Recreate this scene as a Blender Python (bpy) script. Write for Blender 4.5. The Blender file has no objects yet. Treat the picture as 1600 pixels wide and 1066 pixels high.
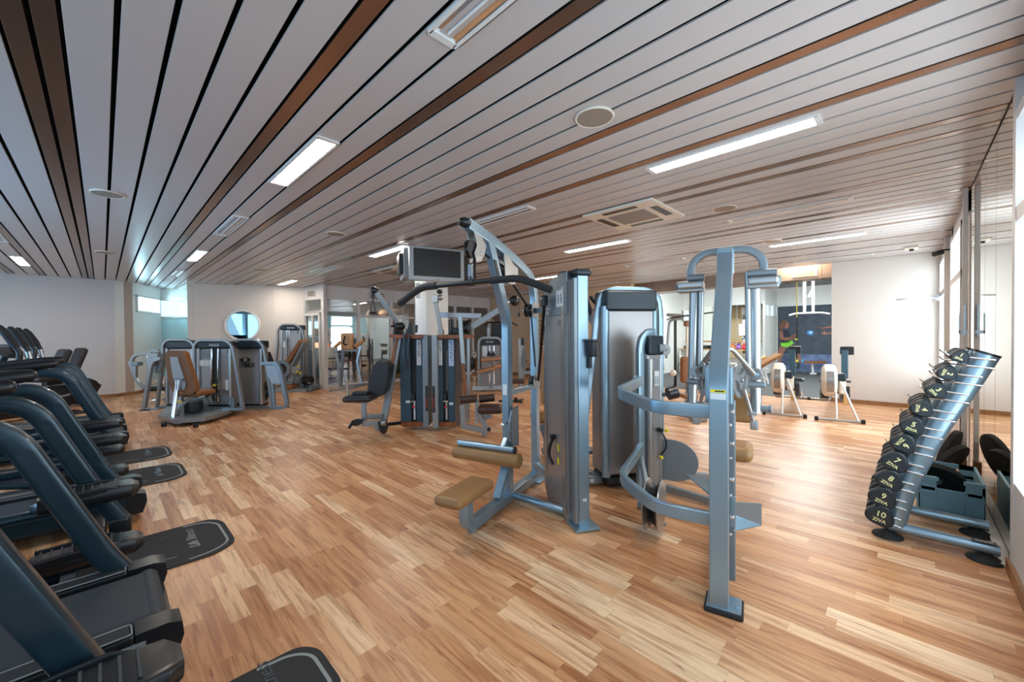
import bpy, bmesh, math, random
from mathutils import Vector as V, Matrix
random.seed(7)
sc = bpy.context.scene
COL = sc.collection
# ---------------------------------------------------------------- camera
FPX, YAW, PIT, ROL, EYE = 626.41, 0.774608, -0.0133047, -0.00902, 1.35
FH = V((math.cos(YAW), math.sin(YAW), 0)); RH = V((math.sin(YAW), -math.cos(YAW), 0)); UP = V((0, 0, 1))
cP, sP, cR, sR = math.cos(PIT), math.sin(PIT), math.cos(ROL), math.sin(ROL)
cx = -sR*sP*FH + cR*RH + sR*cP*UP
cy = -cR*sP*FH - sR*RH + cR*cP*UP
cf = cP*FH + sP*UP
cam = bpy.data.objects.new('camera', bpy.data.cameras.new('camera')); COL.objects.link(cam)
m = Matrix.Identity(4)
for i in range(3):
    m[i][0], m[i][1], m[i][2] = cx[i], cy[i], -cf[i]
m[2][3] = EYE
cam.matrix_world = m
cam.data.sensor_width = 36; cam.data.lens = FPX/1600*36; cam.data.clip_start = .02; cam.data.clip_end = 100
sc.camera = cam
# ---------------------------------------------------------------- colour management, world, daylight
sc.view_settings.view_transform = 'Standard'; sc.view_settings.look = 'None'
sc.view_settings.gamma = 1; sc.view_settings.use_curve_mapping = False
sc.view_settings.exposure = 0.46
w = bpy.data.worlds.new('sky'); sc.world = w; w.use_nodes = True
w.node_tree.nodes['Background'].inputs[0].default_value = (.62, .82, 1, 1)
w.node_tree.nodes['Background'].inputs[1].default_value = 1.6
def area(name, loc, direction, sx, sy, power, col):
    l = bpy.data.lights.new(name, 'AREA'); l.shape = 'RECTANGLE'; l.size = sx; l.size_y = sy; l.energy = power; l.color = col
    o = bpy.data.objects.new(name, l); COL.objects.link(o); o.location = loc
    o.rotation_euler = V(direction).to_track_quat('-Z', 'Z').to_euler(); return o
COOL = (.24, .58, 1); DAY = (.95, .97, 1)
area('daylight_back_windows', (-3.32, 5.2, 1.45), (1, 0, .5), 10.5, 1.9, 330, COOL)      # window band behind the treadmills
area('daylight_garden_door', (2.3, -.62, 1.4), (0, 1, 0), 2.3, 1.9, 50, DAY)            # glazed wall beside the camera
area('daylight_middle_door', (7.08, -.62, 1.45), (0, 1, -.1), 1.15, 2.1, 90, DAY)
area('daylight_corner_door', (9.35, -.62, 1.45), (0, 1, -.1), 1.15, 2.1, 55, DAY)
area('daylight_niche_window', (.62, 14.35, 2.0), (.88, -.47, 0), .9, .4, 90, (.5, .85, 1))
# ---------------------------------------------------------------- helpers
def horizon(px): return 524.7-.009*(px-800)
def W(px, py, f):
    """point of the room seen at frame position (px, py) standing f metres into the room"""
    u = (px-800)/FPX; v = -(py-533)/FPX
    d = cx*u+cy*v+cf
    return V((0, 0, EYE))+d*(f/d.dot(FH))
def G(px, py, z=0):
    u = (px-800)/FPX; v = -(py-533)/FPX; d = cx*u+cy*v+cf
    return V((0, 0, EYE))+d*((z-EYE)/d.z)
def depth(p): return V(p).dot(FH)
_boxes = {}
def _rbox(s, bev, seg):
    k = (round(s[0], 4), round(s[1], 4), round(s[2], 4), round(bev, 4), seg)
    if k not in _boxes:
        bm = bmesh.new(); bmesh.ops.create_cube(bm, size=1)
        for v in bm.verts: v.co = V((v.co.x*s[0], v.co.y*s[1], v.co.z*s[2]))
        if bev > 0: bmesh.ops.bevel(bm, geom=bm.edges[:], offset=min(bev, .49*min(s)), segments=seg, profile=.5, affect='EDGES')
        bm.verts.index_update()
        _boxes[k] = ([v.co.copy() for v in bm.verts], [[v.index for v in f.verts] for f in bm.faces]); bm.free()
    return _boxes[k]
def fillet(pts, r, n=5):
    pts = [V(p) for p in pts]
    if r <= 0 or len(pts) < 3: return pts
    out = [pts[0]]
    for i in range(1, len(pts)-1):
        a, b, c = pts[i-1], pts[i], pts[i+1]
        d1, d2 = a-b, c-b; l1, l2 = d1.length, d2.length
        if l1 < 1e-6 or l2 < 1e-6: continue
        rr = min(r, l1*.49, l2*.49); p, q = b+d1*(rr/l1), b+d2*(rr/l2)
        for j in range(n+1):
            t = j/n; out.append(p*(1-t)**2+b*2*t*(1-t)+q*t*t)
    out.append(pts[-1]); return out
def circle(r, n=10, ry=None): return [(r*math.cos(2*math.pi*i/n), (ry or r)*math.sin(2*math.pi*i/n)) for i in range(n)]
def rrect(w, h, c=.008, n=2):
    c = min(c, w*.49, h*.49); out = []
    for sx, sy, a0 in ((1, 1, 0), (-1, 1, 90), (-1, -1, 180), (1, -1, 270)):
        for j in range(n+1):
            a = math.radians(a0+90*j/n); out.append((sx*(w/2-c)+c*math.cos(a), sy*(h/2-c)+c*math.sin(a)))
    return out
class MB:
    def __init__(s): s.v = []; s.f = []
    def add(s, vs, fs):
        n = len(s.v); s.v += [V(v) for v in vs]; s.f += [[n+i for i in f] for f in fs]; return s
    def box(s, c, size, ax=None, bev=0, seg=2):
        vs, fs = _rbox(size, bev, seg)
        X, Y, Z = [V(a).normalized() for a in ax] if ax else (V((1, 0, 0)), V((0, 1, 0)), V((0, 0, 1)))
        c = V(c); return s.add([c+X*v.x+Y*v.y+Z*v.z for v in vs], fs)
    def span(s, x0, x1, y0, y1, z0, z1, bev=0):
        return s.box(((x0+x1)/2, (y0+y1)/2, (z0+z1)/2), (abs(x1-x0), abs(y1-y0), abs(z1-z0)), None, bev)
    def sweep(s, pts, sec, up=(0, 0, 1), closed=False, scale=None):
        pts = [V(p) for p in pts]; n = len(pts); k = len(sec); up = V(up); vs = []; prev = None
        for i, p in enumerate(pts):
            if closed: d = pts[(i+1) % n]-pts[i-1]
            elif i == 0: d = pts[1]-p
            elif i == n-1: d = p-pts[i-1]
            else: d = (pts[i+1]-p).normalized()+(p-pts[i-1]).normalized()
            d.normalize()
            ref = up if abs(d.dot(up.normalized())) < .98 else (prev or V((1, .2, 0)))
            a = d.cross(ref)
            if a.length < 1e-5: a = d.cross(V((1, .3, .1)))
            a.normalize(); b = a.cross(d).normalized()
            if prev is not None and up.length < .5: pass
            prev = b; m = scale[i] if scale else 1
            vs += [p+a*x*m+b*y*m for x, y in sec]
        fs = []
        for i in range(n if closed else n-1):
            for j in range(k):
                i2 = (i+1) % n; fs.append([i*k+j, i*k+(j+1) % k, i2*k+(j+1) % k, i2*k+j])
        if not closed: fs.append(list(range(k))[::-1]); fs.append([(n-1)*k+j for j in range(k)])
        return s.add(vs, fs)
    def tube(s, pts, r, n=10, fil=0, closed=False):
        p = fillet(pts, fil); 
        # parallel transport
        n_ = len(p); vs = []; k = n; t0 = (p[1]-p[0]).normalized()
        a = t0.cross(V((0, 0, 1)) if abs(t0.z) < .9 else V((1, 0, 0))).normalized()
        rs = r if isinstance(r, (list, tuple)) else [r]*n_
        for i in range(n_):
            if closed: t = (p[(i+1) % n_]-p[i-1]).normalized()
            else: t = (p[min(i+1, n_-1)]-p[max(i-1, 0)]).normalized()
            a = (a-t*a.dot(t)).normalized(); b = t.cross(a)
            for x, y in circle(1, k): vs.append(p[i]+(a*x+b*y)*rs[i])
        fs = []
        for i in range(n_ if closed else n_-1):
            i2 = (i+1) % n_
            for j in range(k): fs.append([i*k+j, i*k+(j+1) % k, i2*k+(j+1) % k, i2*k+j])
        if not closed: fs.append(list(range(k))[::-1]); fs.append([(n_-1)*k+j for j in range(k)])
        return s.add(vs, fs)
    def rt(s, pts, w, h, up=(0, 0, 1), fil=0, c=.01):
        """rectangular tube: w across, h along up"""
        return s.sweep(fillet(pts, fil), rrect(w, h, c), up)
    def rtn(s, pts, w, h, nrm, fil=0, c=.01):
        """rectangular tube in a plane with normal nrm: w along nrm, h in the plane"""
        p = fillet(pts, fil); nrm = V(nrm).normalized(); n = len(p); sec = rrect(w, h, c); k = len(sec); vs = []
        for i in range(n):
            d1 = (p[i]-p[i-1]).normalized() if i else (p[1]-p[0]).normalized()
            d2 = (p[i+1]-p[i]).normalized() if i < n-1 else d1
            d = (d1+d2).normalized(); b = nrm.cross(d).normalized(); q = 1/max(.5, d.dot(d1))
            vs += [p[i]+nrm*x+b*y*q for x, y in sec]
        fs = [[i*k+j, i*k+(j+1) % k, (i+1)*k+(j+1) % k, (i+1)*k+j] for i in range(n-1) for j in range(k)]
        fs.append(list(range(k))[::-1]); fs.append([(n-1)*k+j for j in range(k)])
        return s.add(vs, fs)
    def cyl(s, a, b, r, n=16, r2=None):
        a, b = V(a), V(b); t = (b-a).normalized(); u = t.cross(V((0, 0, 1)) if abs(t.z) < .9 else V((1, 0, 0))).normalized(); w_ = t.cross(u)
        vs = []
        e = min(.004, r*.15, (b-a).length*.2)
        for q, rr in ((a, r-e), (a+t*e, r), (b-t*e, (r2 or r)), (b, (r2 or r)-e)):
            vs += [q+(u*x+w_*y)*rr for x, y in circle(1, n)]
        fs = [[i*n+j, i*n+(j+1) % n, (i+1)*n+(j+1) % n, (i+1)*n+j] for i in range(3) for j in range(n)]
        fs.append(list(range(n))[::-1]); fs.append([3*n+j for j in range(n)])
        return s.add(vs, fs)
    def lathe(s, prof, c, axis=(0, 0, 1), n=24, sx=1):
        t = V(axis).normalized(); u = t.cross(V((0, 0, 1)) if abs(t.z) < .9 else V((1, 0, 0))).normalized(); w_ = t.cross(u); c = V(c); vs = []; k = len(prof)
        for r, h in prof: vs += [c+t*h+(u*x*sx+w_*y)*max(r, 1e-4) for x, y in circle(1, n)]
        fs = [[i*n+j, i*n+(j+1) % n, (i+1)*n+(j+1) % n, (i+1)*n+j] for i in range(k-1) for j in range(n)]
        fs.append(list(range(n))[::-1]); fs.append([(k-1)*n+j for j in range(n)])
        return s.add(vs, fs)
    def prism(s, pts, dirv):
        """closed outline of 3D points pushed along dirv"""
        pts = [V(p) for p in pts]; d = V(dirv); n = len(pts)
        nn = V((0, 0, 0))
        for i in range(n): nn += pts[i].cross(pts[(i+1) % n])
        if nn.dot(d) > 0: pts = pts[::-1]
        fs = [list(range(n)), [n+i for i in range(n)][::-1]]+[[i, i+n, (i+1) % n+n, (i+1) % n] for i in range(n)]
        return s.add(pts+[p+d for p in pts], fs)
    def ell(s, c, r, ax=None, n=12, m=8):
        X, Y, Z = [V(a).normalized() for a in ax] if ax else (V((1, 0, 0)), V((0, 1, 0)), V((0, 0, 1)))
        c = V(c); vs = [c-Z*r[2]]
        for i in range(1, m):
            t = math.pi*i/m-math.pi/2
            for j in range(n):
                a = 2*math.pi*j/n; vs.append(c+X*r[0]*math.cos(t)*math.cos(a)+Y*r[1]*math.cos(t)*math.sin(a)+Z*r[2]*math.sin(t))
        vs.append(c+Z*r[2]); L = len(vs)-1
        fs = [[0, 1+(j+1) % n, 1+j] for j in range(n)]
        fs += [[1+i*n+j, 1+i*n+(j+1) % n, 1+(i+1)*n+(j+1) % n, 1+(i+1)*n+j] for i in range(m-2) for j in range(n)]
        fs += [[L, 1+(m-2)*n+j, 1+(m-2)*n+(j+1) % n] for j in range(n)]
        return s.add(vs, fs)
    # things seen square-on from the room's near corner, each with its own distance and thickness
    def gt(s, pts, r, fil=0, n=8): return s.tube([W(*p) for p in pts], r, n, fil)
    def gr(s, pts, w, h, fil=0, c=.008): return s.rtn([W(*p) for p in pts], w, h, FH, fil, c)
    def gb(s, x0, x1, y0, y1, f, d, bev=0, seg=2):
        a, b = W(x0, (y0+y1)/2, f), W(x1, (y0+y1)/2, f); k = abs((W((x0+x1)/2, y0, f)-W((x0+x1)/2, y1, f)).z)
        c = (a+b)/2+FH*(d/2); return s.box(c, ((b-a).length, d, k), (RH, FH, UP), bev, seg)
    def gp(s, pts, f, d): return s.prism([W(x, y, f) for x, y in pts], FH*d)
def mesh(name, mb, mats):
    me = bpy.data.meshes.new(name); me.from_pydata([tuple(v) for v in mb.v], [], mb.f); me.update()
    for mt in (mats if isinstance(mats, (list, tuple)) else [mats]): me.materials.append(mt)
    bm = bmesh.new(); bm.from_mesh(me); bmesh.ops.recalc_face_normals(bm, faces=bm.faces[:]); bm.to_mesh(me); bm.free()
    me.polygons.foreach_set('use_smooth', [True]*len(me.polygons)); me.set_sharp_from_angle(angle=math.radians(38)); return me
def part(name, mb, mat, root=None, label=None):
    """one mesh object; geometry in world coordinates goes to the root's own frame"""
    base = root
    M = Matrix.Identity(4)
    if root is not None:
        r = root
        while r.parent is not None: r = r.parent
        M = (Matrix.Translation(r.location) @ Matrix.Rotation(r.rotation_euler.z, 4, 'Z')).inverted()
    q = MB(); q.v = [M @ v for v in mb.v]; q.f = mb.f
    o = bpy.data.objects.new(name, mesh(name, q, mat)); COL.objects.link(o)
    if root is not None: o.parent = root
    if label: o['label'] = label
    return o
def thing(name, label, cat, loc, rot=0, group=None):
    o = bpy.data.objects.new(name, None); o.empty_display_size = .1; COL.objects.link(o)
    o.location = loc; o.rotation_euler = (0, 0, rot); o['label'] = label; o['category'] = cat
    if group: o['group'] = group
    return o
def solo(name, label, cat, mb, mat, group=None):
    """a thing that is one mesh, its origin at its base"""
    xs = [v.x for v in mb.v]; ys = [v.y for v in mb.v]; zs = [v.z for v in mb.v]
    c = V(((min(xs)+max(xs))/2, (min(ys)+max(ys))/2, min(zs)))
    q = MB(); q.v = [v-c for v in mb.v]; q.f = mb.f
    o = bpy.data.objects.new(name, mesh(name, q, mat)); COL.objects.link(o); o.location = c
    o['label'] = label; o['category'] = cat
    if group: o['group'] = group
    return o
def struct(name, mb, mat, parent=None):
    o = bpy.data.objects.new(name, mesh(name, mb, mat)); COL.objects.link(o)
    if parent: o.parent = parent
    else: o['kind'] = 'structure'
    return o
def text(name, s, size, root, loc, right, up, mat, ext=.0008, bold=0, shear=0):
    cu = bpy.data.curves.new(name, 'FONT'); cu.body = s; cu.size = size; cu.extrude = ext; cu.align_x = 'CENTER'; cu.align_y = 'CENTER'; cu.offset = bold; cu.shear = shear
    cu.resolution_u = 2
    cu.materials.append(mat); o = bpy.data.objects.new(name, cu); COL.objects.link(o)
    R_, U_ = V(right).normalized(), V(up).normalized(); N_ = R_.cross(U_).normalized(); U_ = N_.cross(R_)
    m = Matrix.Identity(4)
    for i in range(3): m[i][0], m[i][1], m[i][2], m[i][3] = R_[i], U_[i], N_[i], loc[i]
    o.matrix_world = Matrix.Identity(4)
    me = bpy.data.meshes.new_from_object(o); bpy.data.objects.remove(o); me.name = name
    o = bpy.data.objects.new(name, me); COL.objects.link(o)
    r = root
    if r is not None:
        while r.parent is not None: r = r.parent
        m = (Matrix.Translation(r.location) @ Matrix.Rotation(r.rotation_euler.z, 4, 'Z')).inverted() @ m
        o.parent = root
    o.matrix_local = m
    return o
def clone(o, parent=None, loc=None, rot=None, label=None, group=None):
    c = o.copy(); COL.objects.link(c); c.parent = parent
    if loc is not None: c.location = loc
    if rot is not None: c.rotation_euler = (0, 0, rot)
    if label: c['label'] = label
    if group: c['group'] = group
    for ch in [x for x in list(bpy.data.objects) if x.parent == o]: clone(ch, c)
    return c
# ---------------------------------------------------------------- materials
def mat(name, col, rough=.5, metal=0, emit=None, es=0, spec=.5, bump=0, bscale=200, var=0, vscale=4, coat=0):
    mt = bpy.data.materials.new(name); mt.use_nodes = True; nt = mt.node_tree; b = nt.nodes['Principled BSDF']
    b.inputs['Base Color'].default_value = (*col, 1); b.inputs['Roughness'].default_value = rough; b.inputs['Metallic'].default_value = metal
    b.inputs['Specular IOR Level'].default_value = spec
    if coat: b.inputs['Coat Weight'].default_value = coat; b.inputs['Coat Roughness'].default_value = .12
    if emit: b.inputs['Emission Color'].default_value = (*emit, 1); b.inputs['Emission Strength'].default_value = es
    if bump or var:
        tc = nt.nodes.new('ShaderNodeTexCoord'); no = nt.nodes.new('ShaderNodeTexNoise'); no.inputs['Detail'].default_value = 4
        nt.links.new(tc.outputs['Object'], no.inputs['Vector'])
        if bump:
            no.inputs['Scale'].default_value = bscale; bp = nt.nodes.new('ShaderNodeBump'); bp.inputs['Strength'].default_value = bump; bp.inputs['Distance'].default_value = .002
            nt.links.new(no.outputs['Fac'], bp.inputs['Height']); nt.links.new(bp.outputs['Normal'], b.inputs['Normal'])
        if var:
            n2 = nt.nodes.new('ShaderNodeTexNoise'); n2.inputs['Scale'].default_value = vscale; n2.inputs['Detail'].default_value = 5
            nt.links.new(tc.outputs['Object'], n2.inputs['Vector'])
            cr = nt.nodes.new('ShaderNodeValToRGB'); cr.color_ramp.elements[0].position = .3; cr.color_ramp.elements[1].position = .7
            cr.color_ramp.elements[0].color = (*[c*(1-var) for c in col], 1); cr.color_ramp.elements[1].color = (*[min(1, c*(1+var)) for c in col], 1)
            nt.links.new(n2.outputs['Fac'], cr.inputs['Fac']); nt.links.new(cr.outputs['Color'], b.inputs['Base Color'])
    return mt
FRAME = mat('silver_daylight_blue', (.27, .39, .48), .28, .68, bump=.05, bscale=900, coat=.15)  # blue of the window daylight is mixed into the silver
FRAMEN = mat('silver_neutral', (.30, .325, .34), .33, .5)  # same silver without the daylight blue, for machines farther back
FRAMED = mat('grey_paint', (.22, .26, .29), .36, .5)
SHROUD = mat('satin_shroud', (.34, .33, .33), .36, .6, var=.05, vscale=2)
CHROME = mat('chrome', (.85, .86, .88), .08, 1)
STEEL = mat('brushed_steel', (.42, .43, .43), .3, .85)
BLACK = mat('black_plastic', (.007, .008, .010), .33)
RUBBER = mat('black_rubber', (.014, .015, .017), .7, bump=.2, bscale=300)
HEAD = mat('header_slate', (.015, .026, .036), .35, .2)
NAVY = mat('navy_shroud', (.035, .075, .105), .4, .25)
TAN = mat('tan_leather', (.30, .155, .055), .45, bump=.15, bscale=350, var=.08, vscale=8)
ORANGE = mat('cognac_leather', (.23, .088, .026), .42, bump=.15, bscale=350, var=.08, vscale=8)
DARKLEA = mat('black_leather', (.018, .016, .02), .42, bump=.12, bscale=300)
BROWNLEA = mat('brown_leather', (.045, .02, .015), .42, bump=.12, bscale=300)
WOOD = mat('cherry_wood', (.24, .075, .02), .35, var=.3, vscale=12)
LWOOD = mat('light_wood', (.50, .27, .10), .4, var=.2, vscale=8)
TREAD = mat('treadmill_paint', (.016, .040, .056), .32, .45, coat=.3)
BELT = mat('running_belt', (.024, .031, .040), .6, bump=.3, bscale=500)
MATM = mat('floor_mat_rubber', (.016, .015, .017), .75, bump=.3, bscale=260)
GREYM = mat('grey_marking', (.22, .24, .24), .5)
WHITE = mat('white_plastic', (.75, .75, .73), .4)
CREAM = mat('cream_plastic', (.72, .66, .56), .4)
WALL = mat('wall_paint', (.66, .61, .56), .85, bump=.1, bscale=400)
WALLW = mat('wall_paint_white', (.78, .78, .76), .8)
TRIM = mat('white_frame', (.62, .60, .59), .45)
BASEB = mat('wood_baseboard', (.30, .14, .055), .45, var=.2, vscale=6)
ALU = mat('aluminium', (.66, .62, .58), .45, .2)
YELLOW = mat('yellow_label', (.8, .65, .02), .5)
LABEL = mat('paper_label', (.65, .70, .72), .5)
LABGREY = mat('label_print', (.18, .22, .26), .5)
RED = mat('red_plastic', (.5, .02, .02), .4)
BLUE = mat('blue_plastic', (.02, .10, .35), .4)
SCREEN = mat('dark_screen', (.008, .01, .014), .12)
PRINTY = mat('yellow_print', (.75, .72, .35), .5)
CRATE = mat('blue_grey_crate', (.17, .32, .40), .45, bump=.1, bscale=60)
LAMP = mat('lit_tube', (.9, .9, .9), .5, emit=(1, .90, .78), es=44)
REFL = mat('lamp_reflector', (.75, .78, .80), .15, 1)
def glassm(name, tint, tr, rough=.02):
    mt = bpy.data.materials.new(name); mt.use_nodes = True; nt = mt.node_tree; nt.nodes.clear()
    o = nt.nodes.new('ShaderNodeOutputMaterial'); t = nt.nodes.new('ShaderNodeBsdfTransparent'); g = nt.nodes.new('ShaderNodeBsdfGlossy'); mx = nt.nodes.new('ShaderNodeMixShader')
    t.inputs[0].default_value = (*tint, 1); g.inputs['Roughness'].default_value = rough; mx.inputs[0].default_value = 1-tr
    nt.links.new(t.outputs[0], mx.inputs[1]); nt.links.new(g.outputs[0], mx.inputs[2]); nt.links.new(mx.outputs[0], o.inputs[0]); return mt
GLASS = glassm('window_glass', (.93, .97, .98), .82)
CLEAR = glassm('clear_glass', (.97, .99, 1), .95)
def mirrorm(name, tint):
    mt = bpy.data.materials.new(name); mt.use_nodes = True; b = mt.node_tree.nodes['Principled BSDF']
    b.inputs['Base Color'].default_value = (*tint, 1); b.inputs['Metallic'].default_value = 1; b.inputs['Roughness'].default_value = .01; return mt
MIRROR = mirrorm('mirror', (.80, .84, .78))
TEALG = mat('frosted_teal_glass', (.50, .74, .76), .25)
def floor_mat():
    mt = bpy.data.materials.new('beech_strip_laminate'); mt.use_nodes = True; nt = mt.node_tree; b = nt.nodes['Principled BSDF']; L = nt.links
    def N(t, **k):
        n = nt.nodes.new(t)
        for a, v in k.items(): setattr(n, a, v)
        return n
    def M(op, a, b_=None):
        n = N('ShaderNodeMath', operation=op)
        for i, q in enumerate((a, b_)):
            if q is None: continue
            if isinstance(q, (int, float)): n.inputs[i].default_value = q
            else: L.new(q, n.inputs[i])
        return n.outputs[0]
    tc = N('ShaderNodeTexCoord'); sp = N('ShaderNodeSeparateXYZ'); L.new(tc.outputs['Object'], sp.inputs[0])
    x, y = sp.outputs[0], sp.outputs[1]
    sw, ln = .083, .52
    rx = M('DIVIDE', M('ADD', x, 20.013), sw); row = M('FLOOR', rx); fx = M('FRACT', rx)
    wn = N('ShaderNodeTexWhiteNoise', noise_dimensions='1D'); L.new(row, wn.inputs['W'])
    ry = M('ADD', M('DIVIDE', M('ADD', y, 30), ln), M('MULTIPLY', wn.outputs[0], 3.7)); colm = M('FLOOR', ry); fy = M('FRACT', ry)
    cv = N('ShaderNodeCombineXYZ'); L.new(row, cv.inputs[0]); L.new(colm, cv.inputs[1])
    w2 = N('ShaderNodeTexWhiteNoise', noise_dimensions='2D'); L.new(cv.outputs[0], w2.inputs['Vector'])
    ramp = N('ShaderNodeValToRGB'); L.new(w2.outputs[0], ramp.inputs[0]); r = ramp.color_ramp
    r.elements[0].position = 0; r.elements[0].color = (.48, .22, .095, 1); r.elements[1].position = 1; r.elements[1].color = (.79, .565, .365, 1)
    for p, c in ((.3, (.56, .28, .13, 1)), (.6, (.63, .35, .18, 1)), (.82, (.72, .45, .255, 1))):
        e = r.elements.new(p); e.color = c
    mp = N('ShaderNodeMapping'); L.new(tc.outputs['Object'], mp.inputs[0]); mp.inputs['Scale'].default_value = (22, 1.5, 1)
    off = N('ShaderNodeVectorMath', operation='ADD'); L.new(mp.outputs[0], off.inputs[0])
    sc_ = N('ShaderNodeVectorMath', operation='SCALE'); L.new(w2.outputs[1], sc_.inputs[0]); sc_.inputs[3].default_value = 40; L.new(sc_.outputs[0], off.inputs[1])
    n1 = N('ShaderNodeTexNoise'); n1.inputs['Scale'].default_value = 1.6; n1.inputs['Detail'].default_value = 6; n1.inputs['Distortion'].default_value = .8; L.new(off.outputs[0], n1.inputs['Vector'])
    gr = N('ShaderNodeValToRGB'); L.new(n1.outputs[0], gr.inputs[0]); gr.color_ramp.elements[0].position = .32; gr.color_ramp.elements[0].color = (.64, .49, .40, 1); gr.color_ramp.elements[1].position = .56; gr.color_ramp.elements[1].color = (1.08, 1.07, 1.05, 1)
    mul = N('ShaderNodeMix', data_type='RGBA', blend_type='MULTIPLY'); mul.inputs[0].default_value = 1; L.new(ramp.outputs[0], mul.inputs[6]); L.new(gr.outputs[0], mul.inputs[7])
    n2 = N('ShaderNodeTexNoise'); n2.inputs['Scale'].default_value = 3.2; n2.inputs['Detail'].default_value = 3; n2.inputs['Distortion'].default_value = 1.4; L.new(off.outputs[0], n2.inputs['Vector'])
    kr = N('ShaderNodeValToRGB'); L.new(n2.outputs[0], kr.inputs[0]); kr.color_ramp.elements[0].position = .64; kr.color_ramp.elements[0].color = (1, 1, 1, 1); kr.color_ramp.elements[1].position = .72; kr.color_ramp.elements[1].color = (.35, .22, .16, 1)
    mk = N('ShaderNodeMix', data_type='RGBA', blend_type='MULTIPLY'); mk.inputs[0].default_value = .85; L.new(mul.outputs[2], mk.inputs[6]); L.new(kr.outputs[0], mk.inputs[7])
    ex = M('LESS_THAN', M('ABSOLUTE', M('SUBTRACT', fx, .5)), .492); ey = M('LESS_THAN', M('ABSOLUTE', M('SUBTRACT', fy, .5)), .4985)
    em = M('ADD', M('MULTIPLY', M('MULTIPLY', ex, ey), .3), .7)
    hs = N('ShaderNodeMix', data_type='RGBA', blend_type='MULTIPLY'); hs.inputs[0].default_value = 1; L.new(mk.outputs[2], hs.inputs[6]); L.new(em, hs.inputs[7])
    L.new(hs.outputs[2], b.inputs['Base Color'])
    rn = M('ADD', M('MULTIPLY', n1.outputs[0], .12), .29); L.new(rn, b.inputs['Roughness']); b.inputs['Specular IOR Level'].default_value = .5
    bp = N('ShaderNodeBump'); bp.inputs['Strength'].default_value = .08; bp.inputs['Distance'].default_value = .002; L.new(n1.outputs[0], bp.inputs['Height']); L.new(bp.outputs[0], b.inputs['Normal'])
    return mt
FLOORM = floor_mat()
RUBFLOOR = mat('studio_rubber_floor', (.06, .062, .066), .7, bump=.3, bscale=80, var=.25, vscale=30)
SLAT = mat('ceiling_slat_enamel', (.53, .495, .485), .33, 0, spec=.5)
BRONZE = mat('ceiling_bronze_strip', (.31, .20, .145), .24, .85)
DARKGAP = mat('ceiling_gap', (.004, .004, .005), .9)
# ================================================================ ROOM SHELL
H = 2.726
struct('floor', MB().span(-3.3, 10.02, -.5, 15, -.12, 0), FLOORM)
struct('floor_studio', MB().span(10.02, 17.2, -1.6, 6.1, -.12, .004), RUBFLOOR)
br = [(-3.3, -3.22), (-2.4, -2.315), (-1.33, -1.245), (-.90, -.815), (-.288, -.203), (-.193, -.108), (.765, .85), (1.38, 1.465), (2.385, 2.465), (3.02, 3.105), (3.85, 3.94), (4.115, 4.2), (4.965, 5.055),
      (5.80, 5.89), (6.08, 6.165), (6.96, 7.05), (8.0, 8.09), (8.65, 8.74), (9.29, 9.38), (10.0, 10.04)]
wh = MB(); bz = MB()
for i, (a, b) in enumerate(br):
    bz.span(a+.005, b-.005, -.45, 14.8, H, H+.012, .002)
    if i < len(br)-1:
        c = br[i+1][0]
        if c-b < .03: continue
        n = max(1, round((c-b)/.185))
        for k in range(n):
            x0 = b+(c-b)*k/n; x1 = b+(c-b)*(k+1)/n; wh.span(x0+.011, x1-.011, -.45, 14.8, H, H+.012, .003)
struct('ceiling', wh, SLAT); struct('ceiling_bronze', bz, BRONZE); struct('ceiling_void', MB().span(-3.3, 10.05, -.5, 15, H+.06, H+.16), DARKGAP)
def wallseg(mb, p, q, z0, z1, t=.12, side=1):
    p, q = V((*p, 0)), V((*q, 0)); d = (q-p).normalized(); n = V((-d.y, d.x, 0))*side
    return mb.prism([p+UP*z0, q+UP*z0, q+n*t+UP*z0, p+n*t+UP*z0], UP*(z1-z0))
def seg(name, p, q, z0, z1, mt, t=.12, side=1): return struct(name, wallseg(MB(), p, q, z0, z1, t, side), mt)
WALLCOOL = mat('wall_paint_cool_lit', (.56, .56, .58), .85); seg('wall_left', (-3.3, 13.2), (.212, 13.2), 0, H+.05, WALLCOOL)  # same wall paint, its colour greyed to carry the cool light here
nb = MB(); wallseg(nb, (.212, 13.2), (.375, 13.36), 0, H+.05)
struct('wall_niche_side', nb, WALLW); seg('wall_niche_pier', (.375, 13.36), (.53, 13.40), 0, H+.05, mat('taupe_paint', (.42, .34, .29), .8))
# niche walls with a window and a frosted screen
nw = MB(); A, B = V((.53, 13.4)), V((1.14, 14.56))
def lerp2(p, q, t): return (p[0]+(q[0]-p[0])*t, p[1]+(q[1]-p[1])*t)
wallseg(nw, A, B, 0, 2.02); wallseg(nw, A, B, 2.42, H+.05); wallseg(nw, A, lerp2(A, B, .12), 2.0, 2.45); wallseg(nw, lerp2(A, B, .9), B, 2.0, 2.45)
struct('wall_niche', nw, WALLW)
wf = MB()
for z in (2.03, 2.42): wallseg(wf, lerp2(A, B, .1), lerp2(A, B, .93), z-.025, z+.025, .03, -1)
for t in (.1, .9): wallseg(wf, lerp2(A, B, t), lerp2(A, B, t+.03), 2.03, 2.42, .03, -1)
win1 = struct('window_1', wallseg(MB(), lerp2(A, B, .1), lerp2(A, B, .93), 2.02, 2.43, .01), GLASS); struct('window_frame', wf, TRIM, win1)
nb = MB(); C = V((2.55, 13.75)); wallseg(nb, B, C, 2.4, H+.05); wallseg(nb, lerp2(B, C, .5), C, 0, 2.42)
struct('wall_niche_back', nb, WALLW)
win2 = struct('window_2', wallseg(MB(), B, lerp2(B, C, .52), 1.95, 2.41, .01), GLASS)
struct('window_panel', wallseg(MB(), B, lerp2(B, C, .52), 0, 1.93, .03), TEALG, win2)
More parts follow.
